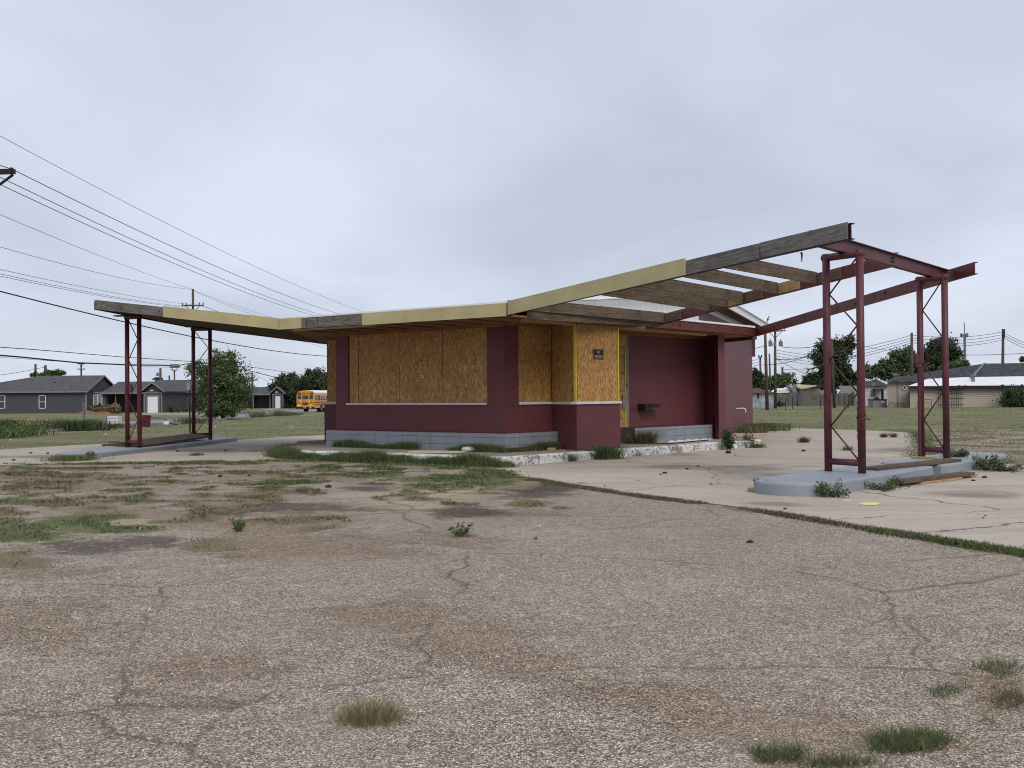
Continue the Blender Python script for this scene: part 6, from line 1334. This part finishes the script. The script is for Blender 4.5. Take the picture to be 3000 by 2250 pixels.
# pale roofs behind the fence
o = root('pale_building', (X_(2370, 130), 131, 0), 'low cream metal building with pale roof behind the wooden fence', 'building')
xa, xb = X_(2338, 130), X_(2402, 130); MB().box(xa, xb, 130, 138, 0, Z_(2370, 1139, 130)).build('wall', 'panel_cream', o)
MB().add([at(2310, 1142, 129.5), at(2345, 1140, 129.5), at(2402, 1130, 129.5), at(2402, 1126, 135), at(2326, 1126, 135)], [(0, 1, 2, 3, 4)]).build('roof', 'cream', o)
MB().add([at(2326, 1128, 129.6), at(2333, 1140, 129.6), at(2312, 1142, 129.6), at(2316, 1152, 129.6), at(2340, 1152, 129.6), at(2336, 1140, 129.6)], [(0, 1, 2), (2, 1, 4, 3)]).build('gable_wall', 'trim_grey', o)
MB().box(X_(2402, 130), X_(2440, 130), 130.2, 138, 0, Z_(2420, 1133, 130)).build('wall', 'side_white', o)
o = root('pale_building', (X_(2290, 135), 136, 0), 'long low white-roofed building behind the fence left of the cream one', 'building')
MB().box(X_(2268, 135), X_(2312, 135), 135, 140, 0, Z_(2290, 1149, 135)).build('wall', 'trim_grey', o); MB().add([at(2262, 1145, 134.5), at(2312, 1144, 134.5), at(2312, 1137, 138), at(2270, 1137, 138)], [(0, 1, 2, 3)]).add([at(2262, 1151, 133), at(2312, 1150, 133), at(2312, 1146.5, 134.4), at(2262, 1146.5, 134.4)], [(0, 1, 2, 3)]).build('roof', 'roof_white', o)

# ------------------------------------------------------------------ utility poles
def pole(px0, top, px1, base, Z, r, label, arms=(), drums=(), name='utility_pole', mat='pole', gz_=0., group='utility poles'):
    b = Vector((at(px1, 1160, Z).x, Z, gz_)); t = at(px0, top, Z); o = root(name, tuple(b), label, 'utility pole', group)
    MB().tube([tuple(b), tuple(t)], [r*1.15, r*.8], 12).build('shaft', mat, o, None, True)
    for (y, half, tilt, br) in arms:
        c = at(px0, y, Z-.2); hx = half*Z/F; mb = MB().beam((c.x-hx, Z-r-.1, c.z-tilt), (c.x+hx, Z-r-.1, c.z+tilt), .1, .11)
        arm_ = mb.build('crossarm', 'pole', o); mb = MB()
        for s in (-.95, -.6, .6, .95): mb.tube([(c.x+hx*s, Z-r-.1, c.z+.1+tilt*s), (c.x+hx*s, Z-r-.1, c.z+.3+tilt*s)], [.035, .05], 6)
        mb.build('insulator', 'bolt', arm_)
        if br:
            mb = MB()
            for s in (-1, 1): mb.tube([(c.x+s*hx*.62, Z-r-.12, c.z), (c.x, Z-r-.02, c.z-hx*.62)], .03, 5)
            mb.build('arm_brace', 'pole', o)
    for (dx_, y, w_, h_) in drums:
        c = at(px0+dx_, y, Z-.1); rr_ = w_*Z/F/2; hh = h_*Z/F; MB().tube([(c.x, Z-.3, c.z), (c.x, Z-.3, c.z+hh*.85), (c.x, Z-.3, c.z+hh)], [rr_, rr_, rr_*.7], 12).tube([(c.x, Z-.3, c.z+hh), (c.x, Z-.3, c.z+hh*1.35)], .05, 6).build('transformer', 'dark_metal', o)
    return o
pole(565, 847, 567, 1200, 88, .12, 'tall pole with a braced crossarm rising above the left canopy', [(897, 32, 0, 1)], gz_=-.2)
o = root('utility_pole', (-12.6, 22, 0), 'near pole cut off by the left edge, only its braced crossarm tip in view', 'utility pole', 'utility poles')
MB().tube([(-12.6, 22, 0), (-12.6, 22, 7.4)], [.2, .15], 12).build('shaft', 'pole', o, None, True)
a, b = at(43, 509, 22), at(-330, 520, 22); mb = MB().beam(b, a, .1, .1); ar = mb.build('crossarm', 'bolt', o); c = at(34, 505, 22)
MB().tube([c, c+Vector((0, 0, .05)), c+Vector((0, 0, .06)), c+Vector((0, 0, .1))], [.02, .02, .05, .035], 8).build('insulator', 'bolt', ar); MB().tube([at(38, 512, 22), at(0, 540, 22), at(-120, 590, 22)], .028, 6).build('arm_brace', 'bolt', o)
for k, (p_, t_, Z, r, lb, arm) in enumerate(((104, 1066, 160, .2, 'bare dark pole over the left end of the grey house roof, left of two', ()), (133, 1070, 158, .25, 'thicker bare pole over the grey house roof, right of two', ()), (238, 1066, 170, .16, 'distant pole with V-braced double crossarm over the grey house ridge', ((1067, 11, 0, 1), (1083, 10, 0, 0))),
     (174, 1084, 175, .16, 'short distant pole in the treetop over the grey house', ()), (470, 1078, 150, .2, 'distant pole with small transformer right of the leftmost steel frame', ()), (496, 1100, 165, .16, 'tiny pole tip over the grey roof between two taller poles', ()), (511, 1084, 165, .14, 'distant pole with V-braced crossarm left of the big roadside bush', ((1085, 9, 0, 1),)), (739, 1091, 170, .16, 'thin pole over the roof right of the big roadside bush', ()), (799, 1111, 190, .12, 'tiny distant pole with crossarm above the small gabled house', ((1112, 9, 0, 0),)))):
    pole(p_, t_, p_, 1200, Z, r, lb, arm, ((-7, 1102, 8, 9),) if p_ == 470 else (), gz_=-.3)
pole(2241, 948, 2247, 1197, 92, .14, 'left of the two tall poles beyond the maroon wall, carrying a tilted crossarm', [(952, 12, .5, 0)], [(14, 1012, 10, 14)])
pole(2271, 968, 2271, 1190, 100, .135, 'right of the two tall poles, with crossarm and three grey transformers', [(972, 30, .05, 1)], [(-15, 1015, 12, 14), (-3, 1015, 7, 12), (15, 1015, 12, 16)])
pole(2254, 1036, 2258, 1190, 130, .12, 'slender pole between the two tall transformer poles', ())
pole(2227, 1048, 2230, 1190, 118, .13, 'shorter pole with side insulators next to the corner of the maroon wall', [(1048, 5, 0, 0)])
pole(2292, 1078, 2291, 1190, 160, .18, 'small far pole over the olive trees right of the transformer poles', [(1080, 3, 0, 0)])
pole(2437, 998, 2444, 1190, 100, .13, 'leaning grey pole hugging the left post of the near right frame', ())
pole(2671, 975, 2672, 1190, 104, .15, 'bare brown pole between the two right steel frames', ())
pole(2939, 965, 2936, 1150, 112, .16, 'brown pole rising above the black roof at the right edge', [(972, 4, 0, 0), (980, 4, 0, 0), (989, 4, 0, 0)])
mo = root('antenna_mast', (at(2826, 1160, 220).x, 220, 0), 'thin grey antenna mast with a ring of panel antennas', 'mast')
MB().tube([(at(2828, 1160, 220).x, 220, 0), at(2826, 978, 220)], [.35, .25], 10).tube([at(2826, 978, 220), at(2825, 945, 220)], .1, 8).build('shaft', 'dark_metal', mo)
mb = MB(); c = at(2825, 983, 220)
for k in range(10): t = 2*math.pi*k/10; x, y = c.x+.72*math.cos(t), 220+.72*math.sin(t); mb.box(x-.09, x+.09, y-.05, y+.05, c.z-.35, c.z+.45)
mb.build('panel_antenna', 'dark_metal', mo); MB().tube([(c.x+.7*math.cos(t), 220+.7*math.sin(t), c.z) for t in np.linspace(0, 6.283, 20)], .05, 5, False).build('antenna_ring', 'dark_metal', mo)

# ------------------------------------------------------------------ cables
def cable(pts, r, label, mat='wire', sag=None, group='overhead cables'):
    """pts: (px,py,Z) samples; two points plus sag (in photo pixels at mid-span), or a measured run"""
    if sag is not None:
        (a, b, za), (c, d, zc) = pts; A, C_ = at(a, b, za), at(c, d, zc); m_ = (za+zc)/2; s = sag*m_/F
        P = [A.lerp(C_, t)-Vector((0, 0, 4*s*t*(1-t))) for t in np.linspace(0, 1, 25)]
    else: P = [at(*p) for p in pts]
    if pts[0][0] < -30: P.insert(0, P[0]+(P[0]-P[1]).normalized()*30)
    if pts[-1][0] > 3000 or (900 < pts[-1][0] < 1100): P.append(P[-1]+(P[-1]-P[-2]).normalized()*20)
    return tag(MB().tube(P, r, 5).build('cable', mat), label, 'cable', group)
cable([(-60, 366, 24), (1040, 905, 60)], .007, 'topmost thin cable from the upper left corner down to the flat roof', 'wire_lt', 20)
cable([(34, 495, 22), (975, 914, 55)], .009, 'second cable, over the crossarm tip at the left edge, down to the flat roof', 'wire', 18)
cable([(34, 495, 22), (-120, 440, 14)], .009, 'short cable running from the crossarm tip out of the left edge', 'wire', 2)
cable([(-60, 490, 22), (922, 917, 56)], .009, 'third cable down to the flat roof, upper of the close pair', 'wire', 18)
cable([(-60, 512, 22), (905, 920, 57)], .009, 'fourth cable down to the flat roof, lower of the close pair', 'wire', 18)
cable([(-60, 603, 40), (565, 848, 88)], .011, 'cable rising steeply from the pole top behind the left canopy to the left edge', 'wire_lt', 8)
cable([(-60, 706, 40), (565, 848, 88)], .011, 'shallower cable from the same pole top to the left edge', 'wire_lt', 14)
for k, (y0, x1_, y1_) in enumerate(((776, 590, 896), (789, 545, 898), (796, 535, 899))): cable([(-60, y0, 40), (x1_, y1_, 88)], .011, 'nearly level cable from the crossarm behind the left canopy, %s' % ('upper of three', 'middle of three', 'lower of three')[k], 'wire_lt', 9)
cable([(567, 850, 88), (800, 931, 100)], .012, 'upper cable from the pole top down to the right behind the yellow board', 'wire_lt', 3); cable([(567, 852, 88), (770, 931, 100)], .012, 'lower cable from the pole top down to the right behind the yellow board', 'wire_lt', 3)
cable([(598, 897, 88), (965, 1024, 110)], .012, 'cable from the crossarm passing under the left canopy, right end lower', 'wire_lt', 5); cable([(592, 897, 88), (965, 1015, 110)], .012, 'cable from the crossarm passing under the left canopy, right end higher', 'wire_lt', 5)
cable([(-60, 838, 30), (965, 1044, 75)], .022, 'thick black cable crossing behind the left frames to the corner of the plywood', 'wire', 22)
cable([(-60, 1013, 40), (100, 1024, 45), (360, 1046, 52), (545, 1058, 60), (640, 1069, 66), (740, 1076, 72), (850, 1092, 85)], .017, 'black cable nearly level behind the left frames, upper of the pair', 'wire')
cable([(-60, 1036, 38), (60, 1046, 40), (230, 1063, 44), (380, 1069, 48), (480, 1070, 50), (500, 1072, 50.5)], .03, 'thick black cable behind the left frames leading to the splice case', 'wire')
o = tag(MB().tube([at(499, 1072, 50.5), at(501, 1072, 50.5), at(523, 1072, 51), at(526, 1071, 51)], [.03, .1, .1, .03], 10).build('splice_case', 'dark_metal'), 'grey cylindrical cable splice case hanging left of the big bush', 'splice case')
cable([(525, 1071, 51), (545, 1066, 52), (600, 1064, 56), (735, 1087, 66), (800, 1104, 72), (880, 1114, 85), (960, 1118, 95)], .024, 'thick black cable right of the splice case running in front of the trees', 'wire')
cable([(-60, 1042, 60), (540, 1078, 90)], .012, 'faint thin cable just below the thick one behind the left frames', 'wire_lt', 3)
cable([(-60, 1106, 120), (128, 1076, 158)], .03, 'distant cable rising from the left edge to the thicker bare pole', 'wire', 3)
cable([(740, 1093, 170), (800, 1125, 185)], .02, 'short distant cable from the thin pole down to the right', 'wire_lt', 1)
yl = [(1026, 1041, 'first'), (1034, 1051, 'second'), (1043, 1061, 'third'), (1050, 1070, 'fourth')]
for a, b, nm in yl: cable([(2275, a, 100), (2390, b, 120)], .02, 'thin cable from the transformer pole to the evergreen tree, %s from the top of four' % nm, 'wire_lt', 2)
cable([(2290, 1016, 100), (2420, 1006, 104)], .03, 'dark cable sagging from the transformer to the near right frame', 'wire', 8)
cable([(2275, 1053, 100), (2400, 1028, 105)], .03, 'doubled dark cable sagging up to the evergreen tree', 'wire', 9); cable([(2235, 1069, 95), (2400, 1027, 105)], .028, 'long dark cable from the left tall pole up to the evergreen tree', 'wire', 11)
cable([(2275, 1052, 100), (2357, 1095, 118)], .025, 'dark cable slanting down to the bare branches of the evergreen', 'wire', 1); cable([(2292, 1082, 160), (2385, 1077, 170)], .03, 'faint distant cable from the small far pole', 'wire_lt', 2)
cable([(2204, 1022, 85), (2243, 1012, 92)], .028, 'short cable from the maroon wall to the left tall pole', 'wire', 1)
for k, (a, b) in enumerate(((1057, 1048), (1065, 1058), (1073, 1066))): cable([(2204, a, 100), (2228, b, 118)], .022, 'short cable left of the shorter pole beside the maroon wall, %s of three' % ('top', 'middle', 'bottom')[k], 'wire_lt', 1)
for k, (a, b, c_) in enumerate(((982, 972, 1026), (990, 980, 1036), (997, 989, 1047), (1004, 996, 1055))):
    nm = ('first', 'second', 'third', 'fourth')[k]
    cable([(2672, a, 104), (2937, b, 112)], .024, 'cable between the brown poles on the right, %s from the top' % nm, 'wire_lt', 11+k); cable([(2440, c_+8, 100), (2670, a, 104)], .024, 'cable from the leaning grey pole to the bare brown pole, %s from the top' % nm, 'wire_lt', 4)
for k, (a, b) in enumerate(((974, 1010), (981, 1018), (988, 1027))): cable([(2940, a, 112), (3020, b, 108)], .026, 'cable falling to the right edge from the last brown pole, %s of three' % ('top', 'middle', 'bottom')[k], 'wire_lt', 3)
cable([(2808, 1040, 118), (3020, 1034, 116)], .028, 'level cable above the black roof at the right edge', 'wire_lt', 2)
cable([(2534, 1015, 108), (2600, 1026, 118)], .02, 'short faint cable between near right frame and open branching tree', 'wire_lt', 1)
bd = MB().tube([at(2238, 950, 91.6), at(2242, 944, 91.6)], .1, 6); setp(bd.build('insulator', 'bolt'), bpy.data.objects['utility_pole']) if False else None
